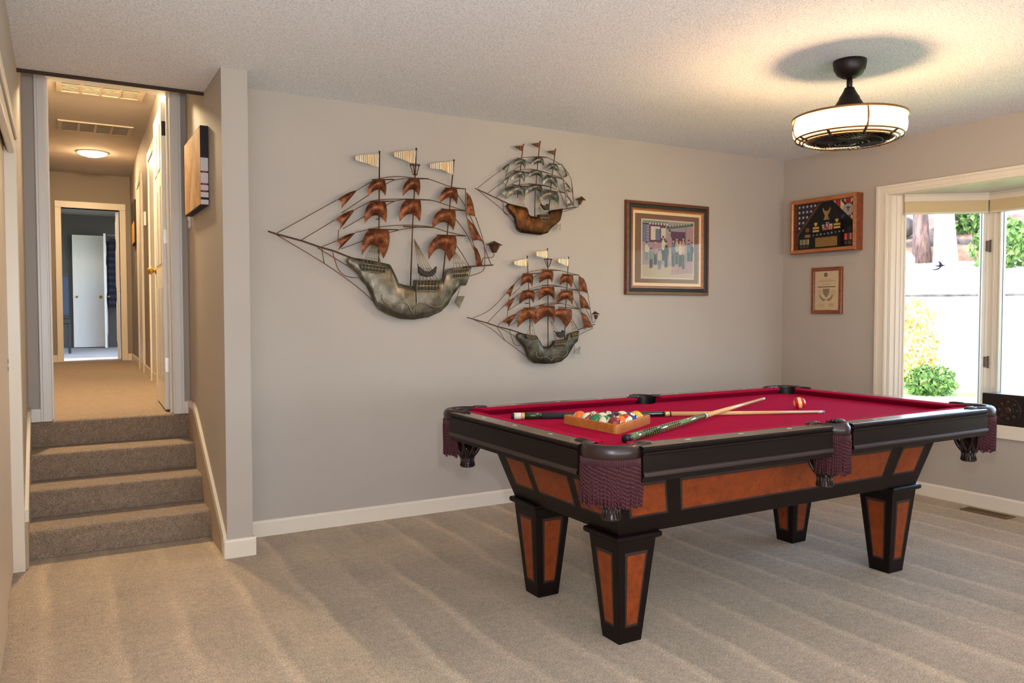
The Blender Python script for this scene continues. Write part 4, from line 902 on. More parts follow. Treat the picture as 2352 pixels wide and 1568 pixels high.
ball('maroon', '7', MR, 0, *gpos(4, 0), look(-.3, .3, -.8), 0, 'solid maroon ball in the nearest corner of the rack')
ball('red', '3', RD, 0, *gpos(3, 3), look(.66, .0, .62), 0, 'bright red ball numbered 3 in the rack')
ball('purple_stripe', '12', PU, S*1.1, *gpos(3, 2), look(-1, .2, .1), 0, 'white topped dark striped ball between the 3 and the 10', axis=look(.25, 0, 1))
ball('purple', '4', PU, 0, *gpos(3, 1), look(-.5, .5, .1), 0, 'solid dark purple ball in the middle of the rack')
ball('orange_stripe', '13', OR, S, *gpos(3, 0), look(-.6, .1, -.9), 0, 'orange and white striped ball behind the solid maroon one', axis=look(-.10, -.92, .38))
ball('blue_stripe', '10', rgb(34, 36, 80), S*1.2, *gpos(2, 2), look(.62, .0, .80), 0, 'dark blue striped ball numbered 10 at the back of the rack', axis=look(-.1, 1, 0))
ball('black', '8', BK, 0, *gpos(2, 1), look(-.6, .4, .3), 0, 'solid black ball in the rack')
ball('red_stripe', '11', RD, S, *gpos(2, 0), look(-.6, .2, .8), 0, 'red and white striped ball beside the blue one', axis=look(.55, .65, -.25))
ball('yellow_stripe', '9', YE, S*.5, *gpos(1, 1), look(-1, 0, 0), 0, 'ball with a plain cream top at the back of the rack', axis=look(.15, -.1, 1))
ball('blue', '2', BL, 0, *gpos(1, 0), look(.45, .30, .80), 20, 'solid blue ball next to the yellow one')
ball('yellow', '1', YE, 0, *gpos(0, 0), look(-.2, .8, .3), 0, 'solid yellow ball at the right tip of the rack')
# the loose ball: cream with two red bands
m = mat('ball_banded', rgb(216, 24, 24), .08, coat=.5); n = N(m); c = n.n('ShaderNodeTexCoord'); s_ = n.n('ShaderNodeSeparateXYZ'); n.l(c.outputs['Object'], s_.inputs[0]); az = n.math('ABSOLUTE', s_.outputs[2])
n.base(n.mix(n.math('LESS_THAN', az, BR*.27), n.mix(n.math('GREATER_THAN', az, BR*.80), rgb(216, 24, 24), rgb(240, 216, 160)), rgb(244, 216, 140)))
o = ball('loose', '', RD, 0, .487, -.022, (0, 0, 1), 0, 'lone red and cream banded ball near the far right corner pocket', 'loose ball'); del o['group']
o.data.materials.clear(); o.data.materials.append(m)
ax = (MT.to_3x3() @ (RT_*.96+TC*.20+UP_*.14)).normalized(); o.matrix_world = Matrix.Translation(o.location) @ ax.to_track_quat('Z', 'Y').to_matrix().to_4x4()

# cues
def cue(label, u0, v0, z0, u1, v1, z1, kind):
    p, q = tw(u0, v0, z0), tw(u1, v1, z1); d = q-p; L_ = d.length
    t = thing('pool_cue', label, 'pool cue', p, 0, None); t.rotation_mode = 'QUATERNION'; t.rotation_quaternion = d.to_track_quat('X', 'Z')
    MX = Matrix.Rotation(PI/2, 4, 'Y')
    def rad(x_): 
        f_ = x_/L_; return .0148-(.0148-.0105)*min(1, f_/.5) if f_ < .5 else .0105-(.0105-.0064)*((f_-.5)/.5)
    def seg(nm, x0, x1, m_, extra=0.0):
        b = MB(); b.lathe([(.0001, x0), (rad(x0)+extra, x0), (rad(x1)+extra, x1), (.0001, x1)], 20, 0, MX); return b.build(nm, m_, t)
    s = L_
    if kind == 1:
        seg('bumper', 0, .010, M_black, -.002); seg('end_ring', .010, .040, M_ivory, .0003); seg('trim_ring', .040, .056, M_maple, .0002)
        seg('butt', .056, .135, M_green); seg('grip_wrap', .135, .30, M_wrap, .0003); seg('forearm', .30, .690, M_green)
        for a_, e_, m_ in ((.690, .696, M_black), (.696, .718, M_goldp), (.718, .724, M_black)): seg('joint_collar', a_, e_, m_, .0004)
        seg('shaft', .724, s-.032, M_maple); seg('ferrule', s-.032, s-.010, M_ivory, .0001); seg('tip', s-.010, s, M_tip)
    else:
        seg('bumper', 0, .026, M_black, .0012); seg('trim_ring', .026, .034, M_bronze_lite, .0005)
        seg('butt', .034, .135, M_green_lite); g = seg('grip_wrap', .135, .44, M_green, .0002)
        b = MB()
        for k in range(17):
            for jj in range(6):
                x_ = .142+k*.0182+(jj % 2)*.006; a = 2*PI*jj/6+.3; r_ = rad(x_)
                b.box(-.0030, .0030, -.0013, .0013, -.0006, .0007, 0, Matrix.Translation((x_, math.cos(a)*r_, math.sin(a)*r_)) @ Matrix.Rotation(a-PI/2, 4, 'X') @ Matrix.Rotation(.6, 4, 'Z'))
        b.build('fleck_inlay', M_goldp, g)
        seg('forearm', .44, .700, M_green_lite)
        for a_, e_, m_ in ((.700, .704, M_black), (.704, .724, M_ivory), (.724, .728, M_black)): seg('joint_collar', a_, e_, m_, .0004)
        seg('shaft', .728, s-.028, M_maple); seg('ferrule', s-.028, s-.008, M_ivory, .0001); seg('tip', s-.008, s, M_tip)
    return t
cue('cue with a white ringed dark green butt lying behind the rack', -.915, .349, ZBED+.0155, .444, -.199, ZBED+.0072, 1)
cue('cue with a gold flecked pale green butt, crossing over the other cue', -.880, -.402, ZBED+.0160, .462, .175, ZBED+.0335, 2)

# ================================================================== METAL SHIPS ON THE WALL  (mm, x right / z up from the ship's own foot)
def ship(key, label, M_sail, M_hull, M_fl, hull_bulge):
    S = SHIPS[key]; cx, cz = S['at']
    t = thing('wall_ship_sculpture', label, 'wall sculpture', (cx, D-.05, cz), 0, 'metal sailing ships on the wall')
    W3 = lambda p, y=0.0: Vector((p[0]/1000, y, p[1]/1000))
    sc_ = 1.0 if key == 'A' else .62
    def smooth(pts, n_=4):
        out_ = []
        for i in range(len(pts)-1):
            p0 = Vector(pts[max(i-1, 0)]); p1 = Vector(pts[i]); p2 = Vector(pts[i+1]); p3 = Vector(pts[min(i+2, len(pts)-1)])
            for k in range(n_):
                q = k/n_; out_.append(.5*((2*p1)+(-p0+p2)*q+(2*p0-5*p1+4*p2-p3)*q*q+(-p0+3*p1-3*p2+p3)*q**3))
        out_.append(Vector(pts[-1])); return out_
    # hull: domed sheet with thickness
    h = [Vector(p) for p in S['hull']]; bm = bmesh.new()
    vs = [bm.verts.new(W3(p, 0)) for p in h]; f = bm.faces.new(vs)
    bmesh.ops.triangulate(bm, faces=[f]); 
    bmesh.ops.subdivide_edges(bm, edges=bm.edges[:], cuts=5, use_grid_fill=True)
    bm.normal_update()
    bnd = [e.verts[0].co.xz for e in bm.edges if e.is_boundary]
    bnd = [Vector((q[0], q[1])) for q in bnd]
    for v_ in bm.verts:
        if v_.is_boundary: continue
        dmin = min((Vector((v_.co.x, v_.co.z))-q).length for q in bnd)
        tt = min(1, dmin/(.13*sc_)); v_.co.y = -hull_bulge*math.sqrt(max(0, 1-(1-tt)**2))
    for e_ in bm.edges[:]:
        pass
    ex = bmesh.ops.extrude_edge_only(bm, edges=[e_ for e_ in bm.edges if e_.is_boundary])
    for v_ in [q for q in ex['geom'] if isinstance(q, bmesh.types.BMVert)]: v_.co.y = .034*sc_
    bmesh.ops.recalc_face_normals(bm, faces=bm.faces)
    iv = [v_ for v_ in bm.verts if v_.co.y < -.004]
    for _ in range(8): bmesh.ops.smooth_vert(bm, verts=iv, factor=.5, use_axis_y=True)
    me = bpy.data.meshes.new('hull'); bm.to_mesh(me); bm.free(); me.materials.append(M_hull)
    for p in me.polygons: p.use_smooth = True
    hull = bpy.data.objects.new('hull', me); C.objects.link(hull); hull.parent = t
    rw = .0029*(1 if key == 'A' else .75)
    for sw in S['scroll']:
        b = MB(); b.tube([W3(p, -hull_bulge-.003) for p in smooth(sw)], rw*.95, 6); b.build('scroll_wire', M_netwire, hull)
    for r_ in S['rail']:
        b = MB(); a0, a1, a2, a3 = [W3(p, -hull_bulge-.004) for p in r_]; n_ = 7
        for k in range(n_+1):
            q = k/n_; b.tube([a0.lerp(a1, q), a3.lerp(a2, q)], rw*.7, 5)
        for q in (0, .5, 1): b.tube([a0.lerp(a3, q), a1.lerp(a2, q)], rw*.8, 5)
        for k in range(n_):
            for q0 in (.12, .62):
                c_ = a0.lerp(a1, (k+.5)/n_).lerp(a3.lerp(a2, (k+.5)/n_), q0+.12); b.box(-.010*sc_, .010*sc_, .0015, .003, -.007*sc_, .007*sc_, 1, Matrix.Translation(c_))
        b.build('gun_deck_rail', [M_netwire, M_bronze], hull)
    for m_ in S['masts']:
        b = MB(); pts = [W3(p, .006) for p in m_]; b.tube(pts, rw*1.35, 8); b.sphere(pts[0], rw*2.2, 8, 6); b.build('mast', M_wire_dark, t)
    for y_ in S['yards']:
        b = MB(); b.tube([W3(p, -.004) for p in y_], rw*1.1, 7); b.build('yard', M_wire_dark, t)
    for sp_ in (S['sprit'],):
        b = MB(); b.tube([W3(p, .0) for p in sp_], [rw*1.2]+[rw*1.6]*(len(sp_)-2)+[rw*1.6], 8); b.build('bowsprit', M_wire_dark, t)
    b = MB()
    for i, w_ in enumerate(S['wires']): b.tube([W3(p, .003-.0012*(i % 4)) for p in smooth(w_, 3)], rw*.85, 6)
    b.build('rigging', M_wire, t)
    b = MB(); b.tube([W3(p, .002) for p in S['boom']], rw*1.3, 7); b.build('boom', M_wire_dark, t)
    for fl_ in S['flags']:
        b = MB(); pts = [W3(p) for p in fl_]; n_ = len(pts)
        wav = lambda p: Vector((p.x, -.006*math.sin((p.x-pts[0].x)*55), p.z))
        top = [pts[0]]+[pts[-1], pts[-2]] if n_ >= 5 else pts[:2]
        # outline as a fan of quads between the top edge and the bottom edge
        up_ = [pts[0]]+list(reversed(pts[-(n_-2)//2:])) ; lo_ = pts[1:]
        tops = [pts[0].lerp(pts[3] if n_ == 5 else pts[4], k/8) for k in range(9)]; bots = [pts[1].lerp(pts[3], k/8) for k in range(9)]
        if n_ == 6:
            tops = [(pts[0].lerp(pts[5], k/4) if k < 4 else pts[5].lerp(pts[4], (k-4)/4)) for k in range(9)]; bots = [(pts[1].lerp(pts[2], k/4) if k < 4 else pts[2].lerp(pts[3], (k-4)/4)) for k in range(9)]
        g = [[wav(a_.lerp(c_, q/2)) for q in range(3)] for a_, c_ in zip(tops, bots)]
        b.grid(g, 0); g2 = [[p+Vector((0, .0012, 0)) for p in row] for row in g]; b.grid(g2, 0)
        fo = b.build('flag', M_fl, t)
    for s_ in S['sails']:
        TL, TR, RT2, AR, LT = [Vector(p) for p in s_]; n_, m_ = 12, 8; rows = []
        lb = Vector((LT.x+(TL.x-LT.x)*.12, (LT.y+TL.y)/2+ (TL.y-LT.y)*.10)); rb = Vector((RT2.x+max(TR.x-RT2.x, 0)*.9+6*sc_, (TR.y+RT2.y)/2))
        def q3(a, c, e, q): return (1-q)**2*a+2*q*(1-q)*c+q*q*e
        arcc = Vector((AR.x, AR.y))*2-(LT+RT2)*.5
        cl = Vector((lb.x*2-(TL.x+LT.x)*.5, lb.y*2-(TL.y+LT.y)*.5)); cr = Vector((rb.x*2-(TR.x+RT2.x)*.5, rb.y*2-(TR.y+RT2.y)*.5))
        for i in range(n_+1):
            q = i/n_; top = TL.lerp(TR, q); bot = q3(LT, arcc, RT2, q); row = []
            for j in range(m_+1):
                r_ = j/m_; le = q3(TL, cl, LT, r_); ri = q3(TR, cr, RT2, r_); lin_ = le.lerp(ri, q)
                corner_ = TL.lerp(TR, q).lerp(LT.lerp(RT2, q), r_)
                p = top.lerp(bot, r_)+lin_-corner_
                yy = -.004-.030*sc_*math.sin(PI*min(1, max(0, q*.9+.05)))*math.sin(PI*(.15+.75*r_))
                row.append(W3(p, yy))
            rows.append(row)
        b = MB(); b.grid(rows, 0); b.grid([[p+Vector((0, .0015, 0)) for p in row] for row in rows], 0)
        b.build('square_sail', M_sail, t)
    for s_ in S['jibs']:
        A_, B_, C_ = [Vector(p) for p in s_]; b = MB(); rows = []
        cent = (A_+B_+C_)/3
        ab = (A_+B_)*.5+((A_+B_)*.5-C_)*.14; bc = (B_+C_)*.5+(A_-(B_+C_)*.5)*.16; ca = (A_+C_)*.5+((A_+C_)*.5-B_)*.02
        def q3(a, c, e, q): return (1-q)**2*a+2*q*(1-q)*c+q*q*e
        for i in range(9):
            q = i/8; p1 = q3(A_, ab*2-(A_+B_)*.5, B_, q); p2 = q3(A_, ca*2-(A_+C_)*.5, C_, q); row = []
            for j in range(6):
                r_ = j/5; p = p1.lerp(p2, r_)
                if q > .0: p += (bc-(B_+C_)*.5)*(4*r_*(1-r_))*q**3
                row.append(W3(p, -.002-.014*sc_*math.sin(PI*r_)*math.sin(PI*min(.95, q))))
            rows.append(row)
        b.grid(rows, 0); b.grid([[p+Vector((0, .0015, 0)) for p in row] for row in rows], 0); b.build('jib_sail', M_sail, t)
    for s_ in S['rear']:
        b = MB(); pts = [Vector(p) for p in s_]; c_ = sum(pts, Vector((0, 0)))/len(pts); n_ = len(pts)
        rows = [[W3(p, 0), W3(p.lerp(c_, .45), -.008*sc_), W3(c_, -.012*sc_)] for p in pts+[pts[0]]]
        b.grid(rows, 0); b.grid([[p+Vector((0, .0015, 0)) for p in row] for row in rows], 0); b.build('stern_sail', M_sail, t)
    for r_ in S['rat']:
        b = MB(); t0, t1, low = r_; n_ = len(low)
        tt = [W3(Vector(t0).lerp(Vector(t1), k/(n_-1)), -.010) for k in range(n_)]; ll = [W3(p, -hull_bulge-.003) for p in low]
        for a_, c_ in zip(tt, ll): b.tube([a_, c_], rw*.6, 5)
        for q in (.35, .68): b.tube([tt[0].lerp(ll[0], q), tt[-1].lerp(ll[-1], q)], rw*.55, 5)
        b.build('ratlines', M_netwire, t)
    if S['crow']:
        a0, a1, a2, a3 = [W3(p) for p in S['crow']]; b = MB()
        ce_ = (a0+a1)/2; r_ = (a1-a0).length/2; c2 = (a2+a3)/2; r2 = (a2-a3).length/2
        b.tube([ce_+Vector((r_*math.cos(2*PI*k/14), r_*math.sin(2*PI*k/14)*.8, 0)) for k in range(14)], rw*.9, 5, closed=True)
        b.tube([c2+Vector((r2*math.cos(2*PI*k/10), r2*math.sin(2*PI*k/10), 0)) for k in range(10)], rw*.9, 5, closed=True)
        for k in range(5):
            a = 2*PI*k/5+.3; b.tube([ce_+Vector((r_*math.cos(a), r_*math.sin(a)*.8, 0)), c2+Vector((r2*math.cos(a), r2*math.sin(a), 0))], rw*.8, 5)
        b.build('crow_nest', M_wire_dark, t)
    # stern lantern: pyramid roof over a tapered body
    (ap, rr_, rl_), bd = S['lant']; ap, rr_, rl_ = W3(ap), W3(rr_), W3(rl_); hw_ = (rr_-rl_).length/2; mc = (rr_+rl_)/2; b = MB()
    base = [mc+Vector((hw_*math.cos(2*PI*k/6), hw_*math.sin(2*PI*k/6)*.6, 0)) for k in range(6)]
    b.add(base+[ap], [(k, (k+1) % 6, 6) for k in range(6)]+[(5, 4, 3, 2, 1, 0)], 0)
    q0, q1, q2, q3_ = [W3(p) for p in bd]; mt = (q0+q1)/2; mb_ = (q2+q3_)/2; ht = (q1-q0).length/2; hb = (q2-q3_).length/2
    ring = [mt+Vector((ht*math.cos(2*PI*k/6), ht*math.sin(2*PI*k/6)*.6, 0)) for k in range(6)]+[mb_+Vector((hb*math.cos(2*PI*k/6), hb*math.sin(2*PI*k/6)*.6, 0)) for k in range(6)]
    b.add(ring, [(k, (k+1) % 6, 6+(k+1) % 6, 6+k) for k in range(6)]+[tuple(range(6)), tuple(range(11, 5, -1))], 0)
    b.build('stern_lantern', M_wire_dark if key != 'B' else M_bronzehull, t)
    # small boat hung amidships, and the rudder plate
    f3 = lambda a_, c_, d_: (a_/1000, d_, c_/1000)
    b = MB(); b.prism(S['boat'], f3, -.030*sc_-.006, -.012*sc_); b.tube([W3(S['boat'][0], -.02), W3(S['boat'][0], -.02)+Vector((-.003, 0, .010))*sc_, W3(S['boat'][0], -.02)+Vector((.004, 0, .014))*sc_], rw, 5)
    b.build('hung_boat', M_bronze, t, bevel=.002)
    b = MB(); b.prism(S['rudder'], f3, -.002, .0015); b.tube([W3(p, 0) for p in S['rudw']], rw*.7, 5); b.build('rudder', M_tin, t)
    # wall brackets that hold it off the wall
    b = MB(); c0 = Vector(S['masts'][1][-1]); 
    for p in (c0+Vector((0, -20)), Vector(S['masts'][0][0])*.4+Vector(S['masts'][0][-1])*.6): b.tube([W3(p, 0), W3(p, .049)], .003, 6)
    b.build('wall_bracket', M_wire_dark, t)
ship('A', 'largest metal sailing ship on the wall, silver hull and copper sails', M_copper, M_tin, M_flag, .022)
ship('B', 'small upper metal ship with silver sails and a brown hull', M_silver, M_bronzehull, M_flag_dark, .012)
ship('C', 'small lower metal ship with copper sails and a dark silver hull', M_copper, M_tin_dark if 'M_tin_dark' in globals() else M_tin, M_flag, .012)

# ================================================================== FRAMED PICTURES
def face_frame(origin, right, outn):
    """matrix: local x = right along the wall, y = out of the wall, z = up"""
    r_ = Vector(right).normalized(); o_ = Vector(outn).normalized(); m_ = Matrix((r_, o_, Vector((0, 0, 1)))).transposed().to_4x4(); m_.translation = Vector(origin); return m_
def frame_ring(b, w, h, prof, mis):
    """profile (inset from outer edge, height off wall) swept round a w x h rectangle"""
    cs = [(-1, -1), (1, -1), (1, 1), (-1, 1)]; n_ = len(prof); vs = []
    for sx, sz in cs: vs += [(sx*(w/2-i_), y_, sz*(h/2-i_)) for i_, y_ in prof]
    for c in range(4):
        c2 = (c+1) % 4
        for k in range(n_-1):
            b.add([vs[c*n_+k], vs[c*n_+k+1], vs[c2*n_+k+1], vs[c2*n_+k]], [(0, 1, 2, 3)], mis[k])
def poly(b, pts, y0, y1, mi): b.prism(pts, lambda a_, c_, d_: (a_, d_, c_), y0, y1, mi)
def rect(b, x0, x1, z0, z1, y0, y1, mi): b.box(x0, x1, y0, y1, z0, z1, mi)

def place(t, origin, right, outn):
    m_ = face_frame(origin, right, outn); t.rotation_mode = 'XYZ'; t.location = m_.translation; t.rotation_euler = m_.to_euler()
# large print on the back wall (x right = +X, out = -Y)
PW, PH = .776, .662; 
t = thing('framed_print', 'large square framed street scene print on the back wall', 'picture')
# local frame keeps right-handedness: x = +X, y = -Y needs z flipped, so build with y pointing INTO the room via a half turn
place(t, (3.849, D, 1.690), (-1, 0, 0), (0, -1, 0))
b = MB(); frame_ring(b, PW, PH, [(0, 0), (0, .022), (.004, .028), (.022, .030), (.026, .024), (.044, .020), (.048, .024), (.056, .024), (.062, .017), (.066, .017), (.066, .004)], [0, 0, 0, 1, 1, 2, 2, 3, 3, 3])
b.build('picture_frame', [M_frame_brown, M_black, M_frame_brown, M_frame_gold], t)
M_liner = mat('cream_liner', rgb(222, 196, 152), .7); M_mat = mat('brown_mat_board', rgb(116, 84, 66), .85)
b = MB(); iw, ih = PW/2-.064, PH/2-.064
rect(b, -iw, iw, -ih, ih, .003, .006, 1)
for r_ in ((-iw, -iw+.022, -ih, ih), (iw-.022, iw, -ih, ih), (-iw+.022, iw-.022, -ih, -ih+.022), (-iw+.022, iw-.022, ih-.022, ih)): rect(b, *r_, .006, .012, 0)
b.build('mat_board', [M_liner, M_mat], t)
PM = [mat('print_%s' % k, c_, .8) for k, c_ in (('base', rgb(146, 132, 138)), ('plum', rgb(88, 58, 84)), ('cream', rgb(190, 180, 160)), ('dark', rgb(58, 58, 62)), ('teal', rgb(110, 130, 116)), ('pink', rgb(160, 126, 130)), ('sand', rgb(172, 156, 132)), ('sign', rgb(70, 92, 84)), ('skin', rgb(186, 148, 128)), ('blue', rgb(96, 104, 124)))]
b = MB(); x0, x1, z0, z1 = -.232, .246, -.205, .200     # note: local x is mirrored (runs right to left seen from the room)
rect(b, -x1-.010, -x0+.010, z0-.010, z1+.010, .006, .0075, 2)
def pr(xa, xb, za, zb, mi, L_=1): rect(b, -(x0+(x1-x0)*xb), -(x0+(x1-x0)*xa), z0+(z1-z0)*za, z0+(z1-z0)*zb, .0075, .0075+.0003*L_, mi)
pr(0, 1, 0, 1, 0, 1); pr(0, .45, .62, .96, 1, 2); pr(.52, .84, .5, .83, 1, 2); pr(.84, 1, .55, .95, 5, 2); pr(0, .5, .95, 1.0, 4, 2)
for k in range(9): pr(.02+k*.055, .05+k*.055, .93, .965, 2, 3)
pr(0, .13, .62, .95, 9, 3); 
for k in range(6): pr(.08, .13, .64+k*.05, .665+k*.05, 5, 4)
pr(.16, .34, .66, .90, 2, 3); pr(.25, .34, .66, .86, 9, 4); pr(.36, .45, .70, .88, 2, 3)
poly(b, [(-(x0+(x1-x0)*a_), z0+(z1-z0)*c_) for a_, c_ in ((.47, .92), (.47, .86), (1.0, .95), (1.0, 1.0))], .0075, .0086, 7)
for k in range(8):
    a_ = .52+k*.055; pr(a_, a_+.03, .905+k*.009, .935+k*.009, 6, 5)
pr(.84, .86, .1, .93, 4, 4)
pr(0, 1, 0, .22, 6, 2); poly(b, [(-(x0+(x1-x0)*a_), z0+(z1-z0)*c_) for a_, c_ in ((.6, .22), (1, .34), (1, .10), (.55, .05))], .0075, .0084, 5)
rg = random.Random(11)
figs = [(.08, .30, .62, 2, 4), (.17, .16, .52, 4, 3), (.25, .22, .66, 5, 3), (.33, .14, .50, 6, 9), (.40, .30, .74, 2, 3), (.46, .18, .66, 3, 3), (.53, .26, .86, 5, 6), (.60, .2, .70, 9, 3), (.67, .24, .74, 6, 3), (.74, .2, .70, 2, 3), (.80, .16, .76, 8, 3), (.91, .30, .70, 9, 3), (.97, .30, .66, 3, 3)]
for fx_, zlo, zhi, top_, low_ in figs:
    w_ = rg.uniform(.030, .042); hh = zhi-zlo; e_ = lambda cx_, cz_, rx_, rz_, mi, L_: poly(b, [(-(x0+(x1-x0)*(cx_+rx_*math.cos(2*PI*k/10))), z0+(z1-z0)*(cz_+rz_*math.sin(2*PI*k/10))) for k in range(10)], .0075, .0075+.0003*L_, mi)
    pr(fx_-w_*.75, fx_-w_*.06, zlo, zlo+hh*.48, low_, 6); pr(fx_+w_*.06, fx_+w_*.75, zlo+.01, zlo+hh*.48, low_, 6)
    e_(fx_, zlo+hh*.64, w_, hh*.22, top_, 7); e_(fx_+w_*1.05, zlo+hh*.60, w_*.35, hh*.16, top_, 6); e_(fx_, zlo+hh*.92, w_*.5, hh*.075, 8, 8); e_(fx_, zlo+hh*.965, w_*.52, hh*.04, 3, 9)
b.build('street_scene_print', PM, t)
b = MB(); rect(b, -iw, iw, -ih, ih, .0125, .0135, 0); b.build('picture_glass', M_picglass, t)

# shadow box on the right wall (out = -X; seen from the room left is +Y)
# local x runs towards -Y (right as seen), y out of the wall = -X
SBW, SBH, SBD = .590, .412, .080
t = thing('flag_display_case', 'wooden display case of flags, medals and badges on the right wall', 'display case')
# right-handed frame: x = +Y direction is left as seen; so x_local = -(seen right)
place(t, (WD, 4.022, 1.889), (0, 1, 0), (-1, 0, 0))
def R_(b, xa, xb, za, zb, y0, y1, mi):      # xa..xb, za..zb as 0..1 across the face as seen from the room
    rect(b, SBW/2-SBW*xb, SBW/2-SBW*xa, -SBH/2+SBH*za, -SBH/2+SBH*zb, y0, y1, mi)
def Pn(b, pts, y0, y1, mi): poly(b, [(SBW/2-SBW*a_, -SBH/2+SBH*c_) for a_, c_ in pts], y0, y1, mi)
b = MB(); frame_ring(b, SBW, SBH, [(0, 0), (0, SBD-.008), (.006, SBD), (.020, SBD+.002), (.030, SBD-.006), (.032, SBD-.012), (.032, .012)], [0, 0, 1, 1, 0, 0])
rect(b, -SBW/2+.01, SBW/2-.01, -SBH/2+.01, SBH/2-.01, 0, .012, 0)
b.build('case_frame', [M_oak, M_frame_gold], t)
M_navy = mat('navy_flag_cloth', rgb(28, 26, 48), .9); M_star = mat('white_flag_star', rgb(222, 214, 198), .8); M_red = mat('red_flag_cloth', rgb(168, 24, 30), .85); M_creamc = mat('cream_flag_cloth', rgb(228, 204, 160), .85); M_velvet = mat('black_velvet', rgb(18, 17, 20), .95, spec=.1)
b = MB(); Pn(b, [(.05, .94), (.05, .40), (.44, .94)], .012, .030, 0); b.build('folded_flag', M_navy, t)
def star(b, cx_, cz_, r_, y0, y1, mi): Pn(b, [(cx_+(r_ if k % 2 == 0 else r_*.45)*math.sin(PI*k/5)/SBW, cz_+(r_ if k % 2 == 0 else r_*.45)*math.cos(PI*k/5)/SBH) for k in range(10)], y0, y1, mi)
b = MB()
for row in range(5):
    for c_ in range(5-row): star(b, .085+c_*.062, .88-row*.098, .0125, .030, .0315, 0)
b.build('flag_stars', M_star, t)
b = MB()
for i, (a_, c_) in enumerate(((.56, .640), (.640, .715), (.715, .790), (.790, .865), (.865, .95))):
    zb = lambda x_: max(.40, .94-(x_-.56)*1.18)
    Pn(b, [(a_, .94), (a_, zb(a_)), (c_, zb(c_)), (c_, .94)], .012, .030, i % 2)
b.build('striped_banner', [M_creamc, M_red], t)
b = MB(); Pn(b, [(.05, .06), (.95, .06), (.95, .47), (.585, .95), (.42, .95), (.05, .36)], .012, .020, 0); b.build('velvet_panel', M_velvet, t)
b = MB(); 
for p, q in (((.06, .34), (.42, .92)), ((.42, .92), (.46, .93)), ((.585, .93), (.95, .45))):
    a_ = Vector((SBW/2-SBW*p[0], .036, -SBH/2+SBH*p[1])); c_ = Vector((SBW/2-SBW*q[0], .036, -SBH/2+SBH*q[1])); b.tube([a_, c_], .0075, 4, 0 if p[0] < .5 else 1, smooth=False)
b.build('triangle_frame', [M_frame_brown, M_velvet], t)
# round emblem: rope ring, shield, crossed anchors
M_emb = mat('emblem_silver', rgb(190, 176, 168), .6); M_embn = mat('emblem_navy', rgb(44, 40, 60), .7)
b = MB(); ec, ez = .835, .735
def disc(b, cx_, cz_, r_, y0, y1, mi, n_=20): Pn(b, [(cx_+r_*math.cos(2*PI*k/n_)/SBW, cz_+r_*math.sin(2*PI*k/n_)/SBH) for k in range(n_)], y0, y1, mi)
for sg in (-1, 1):
    p = [(ec-sg*.098, ez-.115), (ec-sg*.070, ez-.135), (ec+sg*.095, ez+.150), (ec+sg*.070, ez+.165)]; Pn(b, p, .030, .033, 1)
    disc(b, ec+sg*.085, ez+.165, .010, .030, .0335, 1, 10); disc(b, ec-sg*.085, ez-.120, .014, .030, .0335, 1, 10)
disc(b, ec, ez, .046, .030, .0345, 1); disc(b, ec, ez, .042, .030, .035, 0); disc(b, ec, ez, .030, .03, .0355, 1); disc(b, ec, ez, .027, .03, .036, 0)
Pn(b, [(ec-.024, ez+.045), (ec+.024, ez+.045), (ec+.022, ez-.015), (ec, ez-.045), (ec-.022, ez-.015)], .03, .037, 1)
for k in range(5): R_(b, ec-.016+k*.007, ec-.013+k*.007, ez-.02, ez+.015, .037, .0375, 0)
b.build('round_anchor_emblem', [M_emb, M_embn], t)
# gold eagle, shields, bars, ribbons, medals, plates
b = MB()
for sg in (-1, 1): Pn(b, [(.50, .70), (.50+sg*.015, .74), (.50+sg*.055, .82), (.50+sg*.060, .79), (.50+sg*.045, .73), (.50+sg*.020, .68)], .020, .024, 0)
Pn(b, [(.485, .76), (.515, .76), (.52, .69), (.53, .63), (.50, .60), (.47, .63), (.48, .69)], .020, .026, 0); disc(b, .500, .645, .012, .02, .028, 0, 10)
for cx_, cz_ in ((.335, .535), (.655, .565)):
    Pn(b, [(cx_-.020, cz_+.03), (cx_+.020, cz_+.03), (cx_+.019, cz_-.01), (cx_, cz_-.04), (cx_-.019, cz_-.01)], .020, .025, 1)
    for k in range(2): R_(b, cx_-.045, cx_+.048, cz_-.085-k*.055, cz_-.05-k*.055, .020, .023, 1)
b.build('gold_badges', [M_brass, mat('gold_stripe', rgb(220, 176, 76), .5)], t)
RB = [mat('ribbon_%s' % k, c_, .8) for k, c_ in (('red', rgb(190, 40, 40)), ('white', rgb(220, 216, 206)), ('green', rgb(120, 150, 110)), ('orange', rgb(226, 110, 60)), ('navy', rgb(60, 66, 100)), ('pink', rgb(200, 110, 120)))]
b = MB(); rg = random.Random(5)
for r_ in range(4):
    for c_ in range(3):
        if r_ == 3 and c_ != 1: continue
        for k in range(5): xa = .432+c_*.056+k*.010; R_(b, xa, xa+.0105, .415+r_*.036, .445+r_*.036, .020, .0235, rg.choice([0, 1, 2, 3, 4, 5]))
for c_ in range(3):
    for k in range(4): xa = .085+c_*.050+k*.010; R_(b, xa, xa+.0105, .175, .275, .020, .023, rg.choice([1, 2, 0, 2, 1]))
for c_ in range(3):
    for k in range(4): xa = .765+c_*.058+k*.0115; R_(b, xa, xa+.012, .20, .315, .020, .023, rg.choice([3, 0, 4, 5, 3]) if c_ else (0, 3, 3, 0)[k])
b.build('ribbon_bars', RB, t)
b = MB()
for c_ in range(3): disc(b, .108+c_*.050, .135, .0125, .020, .0235, 0, 12); disc(b, .790+c_*.058, .150, .014, .020, .0235, 0, 12)
disc(b, .205, .445, .0175, .02, .0235, 1, 14)
